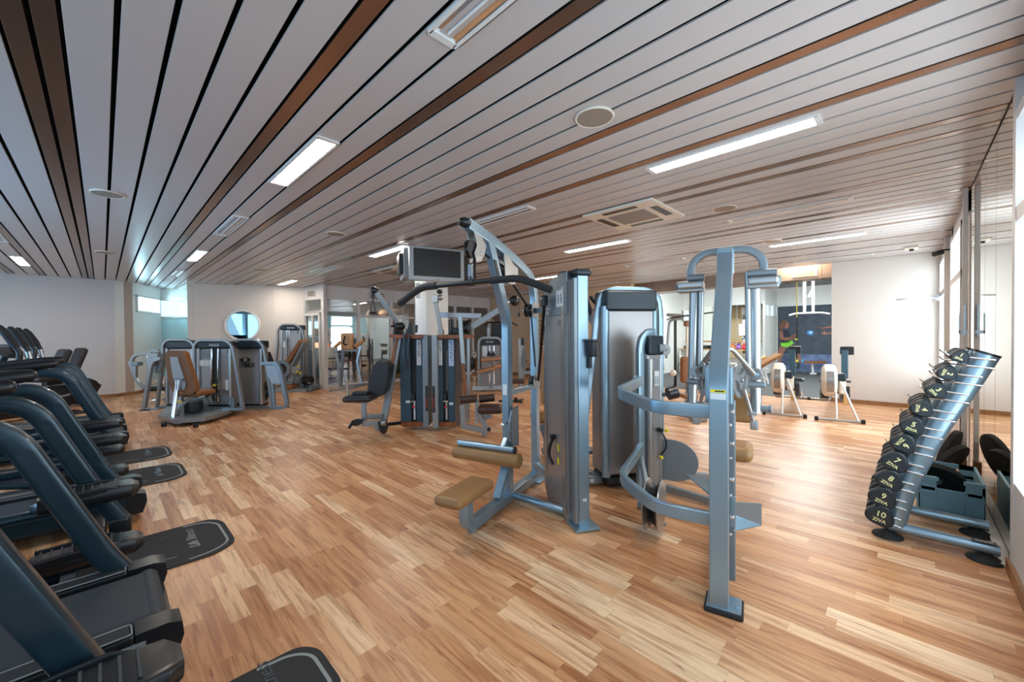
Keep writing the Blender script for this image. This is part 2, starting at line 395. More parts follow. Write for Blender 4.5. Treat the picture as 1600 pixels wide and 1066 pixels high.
struct('window_frame', wallseg(MB(), B, lerp2(B, C, .52), 1.92, 1.96, .03, -1), TRIM, win2)
dg = MB(); P1, P2, P3, P4 = (1.506, 12.863), (3.208, 11.98), (3.86, 11.76), (4.04, 10.80)
wallseg(dg, P1, P2, 0, H+.05); wallseg(dg, P2, P3, 0, H+.05); wallseg(dg, P1, (2.1, 13.9), 0, H+.05, .12, -1)
struct('wall_mirror_side', dg, WALL)
# little glazed lobby with its door
lb = MB()
wallseg(lb, P3, P4, 2.36, H+.02, .08); wallseg(lb, P3, lerp2(P3, P4, .1), 0, 2.4, .08); wallseg(lb, lerp2(P3, P4, .88), P4, 0, 2.4, .1); wallseg(lb, P3, P4, 2.0, 2.07, .08)
struct('wall_lobby', lb, TRIM)
door1 = struct('door_1', wallseg(MB(), lerp2(P3, P4, .1), lerp2(P3, P4, .88), .06, 2.36, .012), GLASS)
df = MB()
for a, b in ((.1, .16), (.5, .56), (.82, .88)): wallseg(df, lerp2(P3, P4, a), lerp2(P3, P4, b), .0, 2.0, .05, -1)
wallseg(df, lerp2(P3, P4, .1), lerp2(P3, P4, .88), .0, .1, .05, -1); wallseg(df, lerp2(P3, P4, .1), lerp2(P3, P4, .88), 1.93, 2.0, .05, -1)
struct('door_frame', df, TRIM, door1)
hp = V((*lerp2(P3, P4, .5), 1.02)); struct('door_handle', MB().tube([hp+V((-.02, 0, 0)), hp+V((-.09, 0, 0)), hp+V((-.09, .14, 0))], .012, 8, .02), CHROME, door1)
# glazed partition to the reception
YP = 10.9
pt = MB()
pt.span(4.04, 9.97, YP, YP+.08, 2.36, H+.02)
posts = [4.04, 4.97, 5.97, 6.85, 7.65, 8.35, 9.12, 9.9]
for x in posts: pt.span(x, x+.09, YP-.01, YP+.09, 0, H)
for a, b in zip(posts[1:], posts[2:]): pt.span(a, b, YP, YP+.06, 1.9, 1.96)
for a, b in zip(posts, posts[1:]): pt.span(a, b, YP, YP+.08, 0, .09)
for a, b in zip(posts, posts[1:]):
    pt.span(a+.12, b-.03, YP-.012, YP, 2.40, 2.68, .004)
struct('wall_partition', pt, TRIM)
for i, (a, b) in enumerate(zip(posts, posts[1:])):
    struct('window_%d' % (i+3), MB().span(a+.09, b, YP+.02, YP+.03, .09, 2.37), GLASS)
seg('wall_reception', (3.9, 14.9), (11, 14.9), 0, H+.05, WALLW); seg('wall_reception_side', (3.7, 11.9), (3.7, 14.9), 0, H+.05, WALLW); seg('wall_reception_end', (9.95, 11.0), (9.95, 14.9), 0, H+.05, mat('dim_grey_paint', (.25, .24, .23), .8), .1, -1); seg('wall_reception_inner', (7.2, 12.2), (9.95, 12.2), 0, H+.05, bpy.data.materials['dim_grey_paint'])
struct('window_10', MB().span(4.2, 5.5, 14.82, 14.86, 1.45, 1.9), mat('bright_outdoor_pane', (.3, .5, .55), .4, emit=(.55, .85, .95), es=1.6))
struct('window_11', MB().span(5.6, 7.15, 14.80, 14.82, 1.5, 2.1), mat('shaded_outdoor_pane', (.03, .12, .14), .3, emit=(.05, .28, .32), es=.5))
# end wall, its opening to the studio
seg('wall_end', (10.02, -.43), (10.02, 1.02), 0, H+.35, WALL, .2, -1)
seg('wall_end_warm', (10.02, 5.3), (10.02, 10.98), 0, H+.35, mat('wall_paint_warm_lit', (.68, .50, .33), .8), .2, -1)  # glow of the warm lamps is put into this wall's colour
struct('trim_1', MB().span(10.0, 10.1, 1.02, 5.3, H, 3.0), SLAT)
for i, (p, q, s_) in enumerate([((10.02, -.43), (10.02, 1.02), 1), ((10.02, 5.3), (10.02, 10.9), 1), ((-3.3, 13.2), (.212, 13.2), -1), ((.212, 13.2), (.375, 13.36), -1), ((.375, 13.36), (.53, 13.4), -1), (A, B, -1), (P1, P2, -1), (P2, P3, -1), ((6.4, -.43), (7.75, -.43), 1), ((8.6, -.43), (10.0, -.43), 1), ((-1, -.43), (3.55, -.43), 1)]):
    bb = MB(); wallseg(bb, p, q, 0, .075, .018, s_); struct('baseboard_%d' % (i+1), bb, BASEB)
# back wall with its window band (behind the treadmills)
bw = MB(); bw.span(-3.4, -3.26, -.5, 13.3, 0, .5); bw.span(-3.4, -3.26, -.5, 13.3, 2.4, H+.05)
for y in (-.5, 1.6, 3.7, 5.8, 7.9, 10.0, 12.1, 13.1): bw.span(-3.4, -3.24, y, y+.14, .5, 2.4)
struct('wall_back', bw, WALLW)
# garden side wall, y = -0.43: glazing by the camera, mirror wall, two garden doors
g = MB(); YW = -.43
g.span(-3.4, 3.5, YW-.12, YW-.03, 0, .50); g.span(-3.4, 3.52, YW-.12, YW-.03, 2.54, H+.05)
g.span(3.5, 3.57, YW-.12, YW, 0, H+.05); g.span(6.0, 6.45, YW-.12, YW-.02, 2.5, H+.05); g.span(5.9, 10.02, YW-.12, YW-.02, 2.52, H+.05)
g.span(7.75, 8.6, YW-.12, YW-.02, 0, H); g.span(3.57, 5.9, YW-.12, YW-.03, 0, H+.05); g.span(5.9, 6.4, YW-.12, YW-.02, 0, H)
struct('wall_right', g, TRIM)
def garden(n, x0, x1, zb, handle=None):
    f = MB()
    for x in (x0, x1-.07): f.span(x, x+.07, YW-.09, YW+.005, 0, 2.54)
    for z0, z1 in ((0, zb), (1.94, 2.02), (2.49, 2.55)): f.span(x0, x1, YW-.09, YW, z0, z1)
    gl = struct('window_%d' % n, MB().span(x0+.06, x1-.06, YW-.05, YW-.04, zb, 2.5), GLASS); struct('window_frame', f, TRIM, gl)
    if handle: struct('window_handle', MB().tube([V((handle, YW, 1.03)), V((handle, YW+.06, 1.03)), V((handle+.13, YW+.06, 1.03))], .012, 8, .02), CHROME, gl)
garden(12, 1.0, 3.52, .52); garden(13, 6.42, 7.75, .56, 6.6); garden(14, 8.62, 9.98, .56)
struct('window_15', MB().span(-3.2, .95, YW-.05, YW-.04, .5, 2.5), GLASS)
# mirror wall
for i, (a, b) in enumerate([(3.58, 4.33), (4.335, 4.86), (4.865, 5.76)]):
    solo('wall_mirror', ['tall wall mirror panel next to the garden window behind the dumbbell rack', 'tall wall mirror panel in the middle of the mirrored wall', 'tall wall mirror panel ending at the aluminium post'][i], 'mirror', MB().span(a, b-.004, YW-.03, YW-.022, .03, H-.02), MIRROR)
solo('wall_mirror', 'narrow mirror strip between the two garden doors', 'mirror', MB().span(7.86, 8.5, YW-.018, YW-.012, .05, H-.02), MIRROR)
pm = thing('mirror_post', 'aluminium post at the end of the mirrored wall on a wooden block', 'post', (5.82, YW+.02, 0))
part('post', MB().span(5.77, 5.80, YW-.002, YW+.035, .12, H-.002, .006), ALU, pm); part('base_block', MB().span(5.74, 5.84, YW-.002, YW+.05, 0, .12, .004), BASEB, pm, 'wooden base block')
part('bracket', MB().span(5.72, 5.768, YW+.012, YW+.03, 1.30, 1.60).span(5.70, 5.72, YW+.0, YW+.06, 1.33, 1.36).span(5.70, 5.715, YW+.05, YW+.06, 1.33, 1.52), STEEL, pm)
solo('aluminium_post', 'slim aluminium post beside the narrow mirror strip', 'post', MB().span(8.52, 8.6, YW-.03, YW+.02, 0, H-.002, .005), ALU)
solo('mirror_rail', 'thin metal rail lying along the foot of the mirrored wall', 'rail', MB().span(3.58, 5.74, YW-.02, YW+.03, .002, .02), ALU)
# column in the middle of the room
column = struct('column_1', MB().span(3.68, 4.11, 5.53, 5.87, 0, H+.01, .006), WALLW)
# ---------------------------------------------------------------- studio shell
struct('wall_studio_mural', MB().span(17, 17.2, -1.6, 3.4, 0, 3.1), WALLW)
struct('wall_studio_side', MB().span(15.3, 17.1, 3.28, 3.45, 0, .95).span(15.3, 17.1, 3.28, 3.45, 2.35, 3.1).span(15.3, 17.1, 3.28, 3.45, .95, 1.95), WALLW)
struct('wall_studio_mirror', MB().span(15.3, 15.45, 3.28, 6.1, 0, 3.1), WALLW)
struct('wall_studio_left', MB().span(10.2, 15.4, 5.9, 6.1, 0, 3.1), WALLW); struct('wall_studio_right', MB().span(10.2, 17.1, -1.7, -1.5, 0, 3.1), WALLW)
struct('ceiling_studio', MB().span(10.05, 17.2, -1.7, 6.1, 2.96, 3.06), mat('studio_soffit', (.32, .34, .33), .8, var=.3, vscale=1.5))
for i, (a, b) in enumerate([(15.5, 15.85), (15.95, 16.5), (16.6, 16.95)]):
    gl = struct('window_%d' % (16+i), MB().span(a, b, 3.29, 3.30, 1.95, 2.35), GLASS)
    struct('window_frame', MB().span(b, b+.08, 3.25, 3.3, 1.95, 2.38), TRIM, gl)
for k, (a, b) in enumerate([(3.35, 4.1), (4.12, 4.9), (4.92, 5.75)]):
    solo('studio_mirror', ['studio wall mirror panel next to the mural corner', 'studio wall mirror panel behind the silver press machine post', 'studio wall mirror panel nearest the cable rack corner'][k], 'mirror', MB().span(15.27, 15.29, a, b, .5, 2.33), MIRROR)
# ================================================================ CEILING FITTINGS
LX = {-1: -1.04, 0: 1.05, 1: 3.17, 2: 5.30, 3: 7.32, 4: 9.36}; LY = [.41, 2.88, 5.38, 7.87, 10.42]
lit = {(0, 1), (0, 3), (1, 0), (1, 2), (-1, 4), (1, 4), (2, 1), (3, 0), (3, 2)}
where = {(2, 1): 'lit tube light just past the air conditioning cassette', (3, 0): 'lit tube light nearest the white end wall', (3, 2): 'lit tube light above the tall black-headed weight tower', (-1, 4): 'lit tube light nearest the far left wall', (0, 1): 'lit tube light between the two bronze strips over the treadmill aisle', (0, 3): 'small lit tube light above the grey seated machines', (1, 0): 'long lit tube light over the press machines by the garden window',
         (1, 2): 'lit tube light just before the hanging television', (1, 4): 'lit tube light close to the wall with the round mirror', (0, 0): 'large unlit mirrored tube light cut off by the top edge of the view'}
lnames = ['over the treadmill aisle', 'over the tan seated pulldown machine', 'over the silver press machine', 'before the studio opening', 'against the studio opening']
rows = ['first from the garden wall', 'second from the garden wall', 'third from the garden wall', 'fourth from the garden wall', 'fifth from the garden wall']
for (i, x) in LX.items():
    for j, y in enumerate(LY):
        if i == -1 and j < 3: continue
        on = (i, j) in lit; y1 = y+1.1
        if i == 4 and j == 4: continue
        if j == 4 and i > 1: continue
        lab = where.get((i, j)) or ('unlit recessed tube light %s, %s' % (lnames[max(i, 0)], rows[j]))
        if i == -1 and j == 3: lab = 'unlit recessed tube light above the recumbent bikes'
        t = thing('ceiling_light', lab, 'light', (x+.065, y+.55, H-.016), 0, 'recessed tube lights in the slatted ceiling')
        fr = MB(); x1 = x+.135
        fr.span(x-.012, x+.006, y-.02, y1+.02, H-.012, H+.004); fr.span(x1-.006, x1+.012, y-.02, y1+.02, H-.012, H+.004)
        fr.span(x, x1, y-.03, y+.006, H-.012, H+.004); fr.span(x, x1, y1-.006, y1+.03, H-.012, H+.004)
        part('frame', fr, WHITE, t)
        if on: part('diffuser', MB().span(x+.006, x1-.006, y+.006, y1-.006, H-.009, H-.002), LAMP, t, 'glowing diffuser')
        else:
            rf = MB(); n = 6; vs = []; c_ = (x+x1)/2
            for k in range(n+1):
                a = math.pi*k/n; xx = c_-math.cos(a)*.058; zz = H-.008+.010*math.sin(a)-.006*0
                vs.append((xx, zz))
            rf.add([(a, yy, b) for yy in (y+.006, y1-.006) for a, b in vs], [[k, k+1, n+2+k, n+1+k] for k in range(n)])
            part('reflector', rf, REFL, t); part('tube', MB().cyl((c_, y+.03, H-.006), (c_, y1-.03, H-.006), .006, 8), WHITE, t)
for x, y, lab in [(2.19, 1.40, 'round ceiling speaker over the tan pulldown seat'), (.057, 5.37, 'round ceiling speaker above the treadmill mats'), (.058, 9.0, 'round ceiling speaker in front of the recumbent bikes'),
                  (4.78, 1.41, 'round ceiling speaker beside the air conditioning cassette'), (2.19, 5.39, 'round ceiling speaker by the television column, treadmill side'), (2.24, 9.23, 'round ceiling speaker near the round mirror wall'), (7.0, 1.41, 'round ceiling speaker in front of the studio opening')]:
    t = thing('ceiling_speaker', lab, 'speaker', (x, y, H-.012), 0, 'round loudspeakers in the ceiling')
    part('rim', MB().tube([V((x+.115*math.cos(a), y+.115*math.sin(a), H-.006)) for a in [2*math.pi*i/36 for i in range(36)]], .008, 8, 0, True), CREAM, t)
    part('grille', MB().cyl((x, y, H-.011), (x, y, H-.001), .112, 32), mat('speaker_mesh_%d' % int(y*10), (.30, .24, .19), .7, bump=.6, bscale=500), t, 'brown perforated grille')
def cassette(x0, y0, lab):
    s = .84; t = thing('air_conditioner', lab, 'air conditioner', (x0+s/2, y0+s/2, H-.03))
    part('body', MB().span(x0, x0+s, y0, y0+s, H-.03, H-.001, .008), CREAM, t)
    part('intake_grille', MB().span(x0+.22, x0+s-.22, y0+.2, y0+s-.2, H-.036, H-.03), mat('intake_mesh', (.28, .25, .23), .7, bump=.5, bscale=300), t, 'grey intake grille')
    for a in ((.06, .13, .22, s-.22), (s-.13, s-.06, .22, s-.22), (.22, s-.22, .05, .13), (.22, s-.22, s-.13, s-.05)):
        part('louver', MB().span(x0+a[0], x0+a[1], y0+a[2], y0+a[3], H-.034, H-.029), BLACK, t)
cassette(3.86, 1.80, 'square cream air conditioning cassette beside the silver machines'); cassette(3.95, 7.1, 'square air conditioning cassette partly hidden behind the televisions')
t = thing('ceiling_sensor', 'small sensor bracket under the ceiling near the corner garden door', 'sensor', (9.2, -.1, H-.02))
part('bracket', MB().span(9.05, 9.35, -.16, .0, H-.03, H-.001, .004), CREAM, t); part('lens', MB().cyl((9.2, -.08, H-.06), (9.2, -.08, H-.03), .03, 12), BLACK, t)
t = thing('wall_camera', 'small black camera on the wall above the middle garden door', 'camera', (8.3, YW+.0, 2.45))
part('arm', MB().tube([(8.3, YW-.02, 2.5), (8.3, YW+.05, 2.5)], .012), BLACK, t); part('housing', MB().cyl((8.26, YW+.05, 2.47), (8.2, YW+.14, 2.44), .035, 12), BLACK, t)
t = thing('curtain_rail', 'short metal swing rail on the corner above the rowing machines', 'rail', (9.9, -.3, 1.88))
part('arm', MB().tube([(9.8, YW+.03, 1.92), (9.6, -.1, 1.92), (9.6, .1, 1.91)], .012, 8), STEEL, t); part('clamp', MB().span(9.78, 9.86, YW, YW+.08, 1.87, 1.98, .01), STEEL, t)
c = V((2.57, 12.31, 1.68)); n_ = V((P2[0]-P1[0], P2[1]-P1[1], 0)).normalized(); nn = V((n_.y, -n_.x, 0))
t = thing('round_mirror', 'round mirror with a wide white ring on the diagonal wall', 'mirror', tuple(c-UP*.42))
part('glass', MB().cyl(c+nn*.0, c+nn*.03, .36, 40), mirrorm('tinted_mirror', (.20, .30, .35)), t)
part('ring', MB().tube([c+nn*.03+(n_*math.cos(a)+UP*math.sin(a))*.385 for a in [2*math.pi*i/40 for i in range(40)]], .03, 8, 0, True), WHITE, t)
# wall vents
def vent(c, ax, w_, h_, lab):
    t = thing('wall_vent', lab, 'vent', tuple(V(c)-UP*h_/2)); part('grille_frame', MB().box(c, (w_, .02, h_), (ax, V(ax).cross(UP)*-1, UP)), TRIM, t)
    mb = MB(); n = V(ax).normalized().cross(UP)
    for k in range(7): mb.box(V(c)+n*.012+UP*(-h_/2+.02+(h_-.04)*k/6), (w_-.04, .012, .012), (ax, n, UP))
    part('louvers', mb, mat('vent_brown', (.16, .11, .07), .6), t)
d34 = V((P4[0]-P3[0], P4[1]-P3[1], 0)).normalized()
vent(V((*lerp2(P3, P4, .45), 2.52))+V((-.012, 0, 0)), tuple(d34), .36, .16, 'grey vent grille above the lobby door')
vent((5.55, YP-.03, 2.52), (1, 0, 0), .5, .2, 'brown vent grille in the partition band above the reception door')
# ================================================================ SEATED PULLDOWN MACHINE (front, tan seat)
def frame2(ox, oy, ang):
    a = math.radians(ang); X = V((math.cos(a), math.sin(a), 0)); Y = V((-math.sin(a), math.cos(a), 0)); o = V((ox, oy, 0))
    return X, Y, (lambda s, v, z: o+X*s+Y*v+UP*z)
PX, PY, L = frame2(1.788, 2.141, 17)
pd = thing('lat_pulldown_machine', 'silver lat pulldown machine with tan seat, thigh roller and long black bar', 'gym machine', (1.788, 2.141, 0), math.radians(17))
b = MB(); b.rtn([L(-.09, 0, .25), L(-.09, 0, .05), L(1.16, 0, .05)], .075, .075, PY, .11); b.rtn([L(.33, 0, .10), L(.47, 0, .30)], .07, .03, PY)
b.cyl(L(-.02, 0, 0), L(-.02, 0, .02), .03); b.box(L(1.06, 0, .008), (.16, .16, .016), (PX, PY, UP), .004)
part('base_frame', b, FRAME, pd)
part('front_post', MB().rtn([L(.52, 0, .06), L(.52, 0, 1.46), L(.235, 0, 2.06)], .06, .085, PY, .06), FRAME, pd)
part('top_beam', MB().rtn([L(-.05, 0, 2.115), L(.32, 0, 2.06), L(.76, 0, 1.955), L(1.0, 0, 1.87), L(1.065, 0, 1.72), L(1.065, 0, .06)], .06, .08, PY, .12), FRAME, pd)
part('end_cap', MB().ell(L(-.07, 0, 2.115), (.055, .042, .036), (PX, PY, UP)), BLACK, pd)
part('mid_beam', MB().rtn([L(.55, 0, .885), L(1.04, 0, .885)], .05, .05, PY), FRAME, pd)
def plate(mb, pts, v, t): return mb.prism([L(s, v-t/2, z) for s, z in pts], PY*t)
q = MB()
for v in (.028, -.028): plate(q, [(.0, 2.07), (.10, 2.05), (.16, 2.0), (.13, 1.93), (.09, 1.88), (.03, 1.86), (.0, 1.92), (.035, 1.98)], v, .006)
part('pulley_bracket', q, STEEL, pd)
q = MB()
for v in (.033, -.033): plate(q, [(.42, 2.0), (.47, 1.98), (.5, 1.99), (.58, 1.93), (.66, 1.91), (.66, 1.84), (.60, 1.77), (.52, 1.76), (.44, 1.80)], v, .006)
part('pulley_bracket', q, STEEL, pd)
for s, z, r in ((.0, 1.95, .062), (.57, 1.84, .05), (.93, 1.575, .06), (1.01, .93, .05)):
    part('pulley', MB().lathe([(.01, -.018), (r, -.018), (r, -.013), (r*.82, -.006), (r*.82, .006), (r, .013), (r, .018), (.01, .018)], L(s, 0, z), PY, 28), BLACK, pd)
q = MB(); plate(q, [(.95, 1.65), (1.05, 1.65), (1.08, 1.58), (1.05, 1.51), (.95, 1.51), (.91, 1.58)], -.04, .006)
part('pulley_guard', q, STEEL, pd); q = MB(); plate(q, [(.96, .89), (1.1, .89), (1.1, .96), (1.06, 1.0), (1.0, 1.0), (.96, .96)], -.035, .006); part('pulley_guard', q, STEEL, pd)
part('pulley_axle', MB().cyl(L(.93, -.05, 1.575), L(.93, .05, 1.575), .012).cyl(L(.57, -.04, 1.84), L(.57, .04, 1.84), .012).cyl(L(.09, -.04, 1.93), L(.09, .04, 1.93), .012), CHROME, pd)
q = MB().tube([L(.06, 0, 1.98), L(.26, 0, 1.93), L(.55, 0, 1.89)], .009, 6).tube([L(.60, 0, 1.80), L(.9, 0, 1.62)], .012, 6)
q.tube([L(.95, -.02, 1.53), L(1.05, -.02, .96)], .008, 6).tube([L(.56, -.31, 1.58), L(.80, -.18, 1.25), L(1.03, -.05, .94)], .013, 6).tube([L(.06, 0, 1.93), L(-.0, 0, 1.75)], .008, 6)
part('cable', q, BLACK, pd)
part('snap_hook', MB().box(L(-.005, 0, 1.80), (.035, .03, .09), (PX, PY, UP), .01).tube([L(-.005, .012, 1.77), L(-.005, .012, 1.71), L(-.005, -.012, 1.71), L(-.005, -.012, 1.77)], .006, 6, .02), FRAMED, pd)
# slot in the post
part('post_slot', MB().box(L(.31, -.033, 1.86), (.035, .004, .13), (PX+UP*0, PY, (L(.235, 0, 2.06)-L(.52, 0, 1.46)).normalized()), 0), BLACK, pd)
bar = thing('lat_bar', 'long black bent pull bar hanging from the tan pulldown machine', 'bar', tuple(L(0, 0, 1.62)), math.radians(17))
part('grip', MB().tube([L(0, .66, 1.60), L(0, .44, 1.715), L(0, -.36, 1.725), L(0, -.60, 1.63)], .018, 12, .09), BLACK, bar)
q = MB().tube([L(0, .65, 1.605), L(0, .47, 1.70), L(0, .40, 1.717), L(0, .30, 1.717)], .027, 12, .07)
part('rubber_sleeve', q, RUBBER, bar); q = MB().tube([L(0, -.16, 1.722), L(0, -.33, 1.724), L(0, -.40, 1.712), L(0, -.59, 1.634)], .024, 12, .07)
part('rubber_sleeve', q, RUBBER, bar)
part('hanger', MB().cyl(L(0, -.025, 1.72), L(0, .025, 1.72), .024).box(L(0, 0, 1.745), (.02, .014, .04), (PX, PY, UP), .004), BLACK, bar)
part('seat', MB().box(L(-.08, .01, .292), (.45, .215, .075), (PX, PY, UP), .036, 4), TAN, pd)
part('roller_bar', MB().cyl(L(.44, .43, .455), L(.44, -.10, .455), .026, 20), FRAME, pd); part('bar_cap', MB().cyl(L(.44, -.095, .455), L(.44, -.112, .455), .027, 20), BLACK, pd)
part('thigh_roller', MB().tube([L(.44, .47, .375), L(.44, .46, .375), L(.44, -.14, .375), L(.44, -.155, .375)], [.03, .052, .058, .035], 20), TAN, pd)
part('adjuster_disc', MB().prism([L(.60, -.06, .775), L(.49, -.06, .755), L(.455, -.06, .68), L(.44, -.06, .60), L(.455, -.06, .52), L(.50, -.06, .465), L(.60, -.06, .45)], PY*.02), FRAMED, pd)
q = MB()
for k in range(9): q.cyl(L(.466-.012*math.sin(math.pi*k/8), -.064, .51+.024*k), L(.466-.012*math.sin(math.pi*k/8), -.058, .51+.024*k), .006, 8)
part('adjuster_holes', q, BLACK, pd)
part('roller_link', MB().rtn([L(.56, 0, .60), L(.44, 0, .46)], .05, .04, PY), FRAME, pd)
part('pop_pin', MB().cyl(L(.41, -.02, .655), L(.46, -.02, .655), .012).ell(L(.40, -.02, .655), (.02, .02, .02)), CHROME, pd)
part('warning_label', MB().box(L(.474, -.002, .92), (.002, .038, .085), (PX, PY, UP)), LABEL, pd)
# weight tower
TX, TY, K = frame2(2.35, 1.66, 60)
q = MB(); prof = [(.02, .02), (.44, .02), (.505, .10), (.515, .9), (.50, 1.58), (.45, 1.70), (.34, 1.775), (.16, 1.80), (.02, 1.80)]
q.prism([K(s, -.10, z) for s, z in prof], TY*.16)
part('weight_tower', q, SHROUD, pd)
q = MB(); q.prism([K(s, .062, z) for s, z in [(.05, .06), (.10, .06), (.10, 1.70), (.05, 1.70)]], TY*.012); q.prism([K(s, .062, z) for s, z in [(.44, .3), (.47, .3), (.47, 1.5), (.44, 1.5)]], TY*.008)
part('shroud_trim', q, STEEL, pd)
q = MB().rt([K(-.02, -.02, .02), K(-.02, -.02, 1.76)], .085, .10, TX, 0, .012); part('tower_post', q, FRAME, pd)
part('tower_post_rib', MB().rt([K(-.065, .045, .05), K(-.065, .045, 1.74)], .03, .05, TX, 0, .008), FRAMED, pd)
part('tower_cap', MB().box(K(-.02, -.02, 1.785), (.13, .13, .05), (TX, TY, UP), .02, 3).prism([K(.0, .0, 1.80), K(.1, .0, 1.815), K(.18, .0, 1.80), K(.0, .0, 1.74)], TY*.068), HEAD, pd)
q = MB(); q.prism([K(s, .062, z) for s, z in [(.0, 1.50), (.50, 1.50), (.49, 1.6), (.44, 1.70), (.33, 1.77), (.15, 1.795), (.0, 1.80)]], TY*.01)
part('header_panel', q, FRAMED, pd)
part('instruction_label', MB().box(K(.12, .076, 1.62), (.13, .003, .12), (TX, TY, UP)), LABEL, pd)
for k in range(2): part('figure_print', MB().ell(K(.09+.055*k, .079, 1.64), (.009, .002, .012), (TX, TY, UP)).box(K(.09+.055*k, .079, 1.605), (.016, .002, .045), (TX, TY, UP)), LABGREY, pd)
q = MB()
for k in range(7): q.box(K(.36, .075, 1.55+.02*k), (.2-.012*k, .002, .006), (TX, TY, UP))
part('instruction_print', q, LABGREY, pd)
text('station_number', '12', .06, pd, K(.14, .075, 1.44), -TX, UP, BLACK)
text('maker_lettering', 'CYBEX', .03, pd, K(.32, .074, 1.72), -TX, UP, LABEL)
part('yellow_label', MB().box(K(.20, .064, .50), (.03, .004, .05), (TX, TY, UP)), YELLOW, pd); part('yellow_label', MB().box(K(.20, .064, .40), (.03, .004, .05), (TX, TY, UP)), YELLOW, pd)
part('selector_cord', MB().tube([K(.27, .075, .56), K(.30, .09, .50), K(.31, .10, .42), K(.27, .08, .35)], .012, 8, .03).cyl(K(.27, .06, .57), K(.27, .10, .57), .02), BLACK, pd)
part('tower_foot', MB().box(K(-.03, -.02, .012), (.20, .18, .02), (TX, TY, UP), .006), FRAME, pd)
part('foot_label', MB().box(K(-.072, -.02, .20), (.002, .03, .02), (TX, TY, UP)), LABEL, pd)
part('cup_holder', MB().lathe([(.03, 0), (.036, .01), (.04, .10), (.05, .105), (.05, .12), (.04, .12), (.036, .02), (.0, .015)], K(-.10, -.07, 1.20), n=24).box(K(-.07, -.06, 1.22), (.06, .03, .1), (TX, TY, UP), .01).cyl(K(-.08, -.06, 1.12), K(-.08, -.06, 1.2), .018), BLACK, pd)
part('tower_brace', MB().rtn([L(1.06, 0, 1.575), K(.48, -.02, 1.575)], .05, .05, UP), FRAME, pd)
q = MB().rtn([L(1.06, 0, .15), K(.60, -.02, .16), K(.5, -.02, .16)], .06, .055, UP, .08); q.tube([L(.56, 0, .05), K(.12, .04, .05)], .03, 12)
part('tower_brace', q, FRAME, pd)
part('bar_end_grip', MB().box(K(.33, .12, 1.62), (.05, .05, .085), (TX, TY, UP), .01), BLACK, bar); text('maker_lettering', 'CYBEX', .022, bar, K(.33, .1465, 1.635), -TX, UP, LABEL)
# ================================================================ CHEST FLY MACHINE (front, arched top)
QX, QY, K = frame2(2.115, .65, 13.5); F = K
fm = thing('chest_fly_machine', 'silver chest fly machine with arched top and hanging tubular arms', 'gym machine', (2.115, .65, 0), math.radians(13.5))
def F3(a): return [F(*p) for p in a]
part('front_post', MB().rtn(F3([(0, 0, .02), (0, 0, 1.13), (.50, 0, 1.68), (.62, 0, 1.845)]), .082, .115, QY, .10, .006), FRAME, fm)
part('foot_plate', MB().box(F(.0, -.02, .012), (.15, .17, .024), (QX, QY, UP), .008), RUBBER, fm, 'black rubber foot')
part('foot_steel', MB().box(F(.0, -.02, .027), (.13, .15, .008), (QX, QY, UP), .002).cyl(F(-.02, -.075, .03), F(-.02, -.075, .038), .008), FRAME, fm)
part('warning_label', MB().box(F(-.0595, 0, 1.075), (.002, .066, .014), (QX, QY, UP)), YELLOW, fm, 'yellow warning label'); part('caution_print', MB().box(F(-.0595, 0, 1.05), (.002, .066, .03), (QX, QY, UP)), LABEL, fm)
part('warning_print', MB().box(F(-.061, -.006, 1.075), (.001, .04, .006), (QX, QY, UP)), BLACK, fm)
part('top_arch', MB().rtn(F3([(.62, .20, 1.64), (.62, .20, 1.80), (.62, .12, 1.865), (.62, -.12, 1.865), (.62, -.20, 1.80), (.62, -.20, 1.64)]), .06, .045, QX, .09, .012), FRAMED, fm)
part('arch_saddle', MB().box(F(.585, 0, 1.79), (.075, .095, .16), (QX, QY, UP), .012), FRAME, fm)
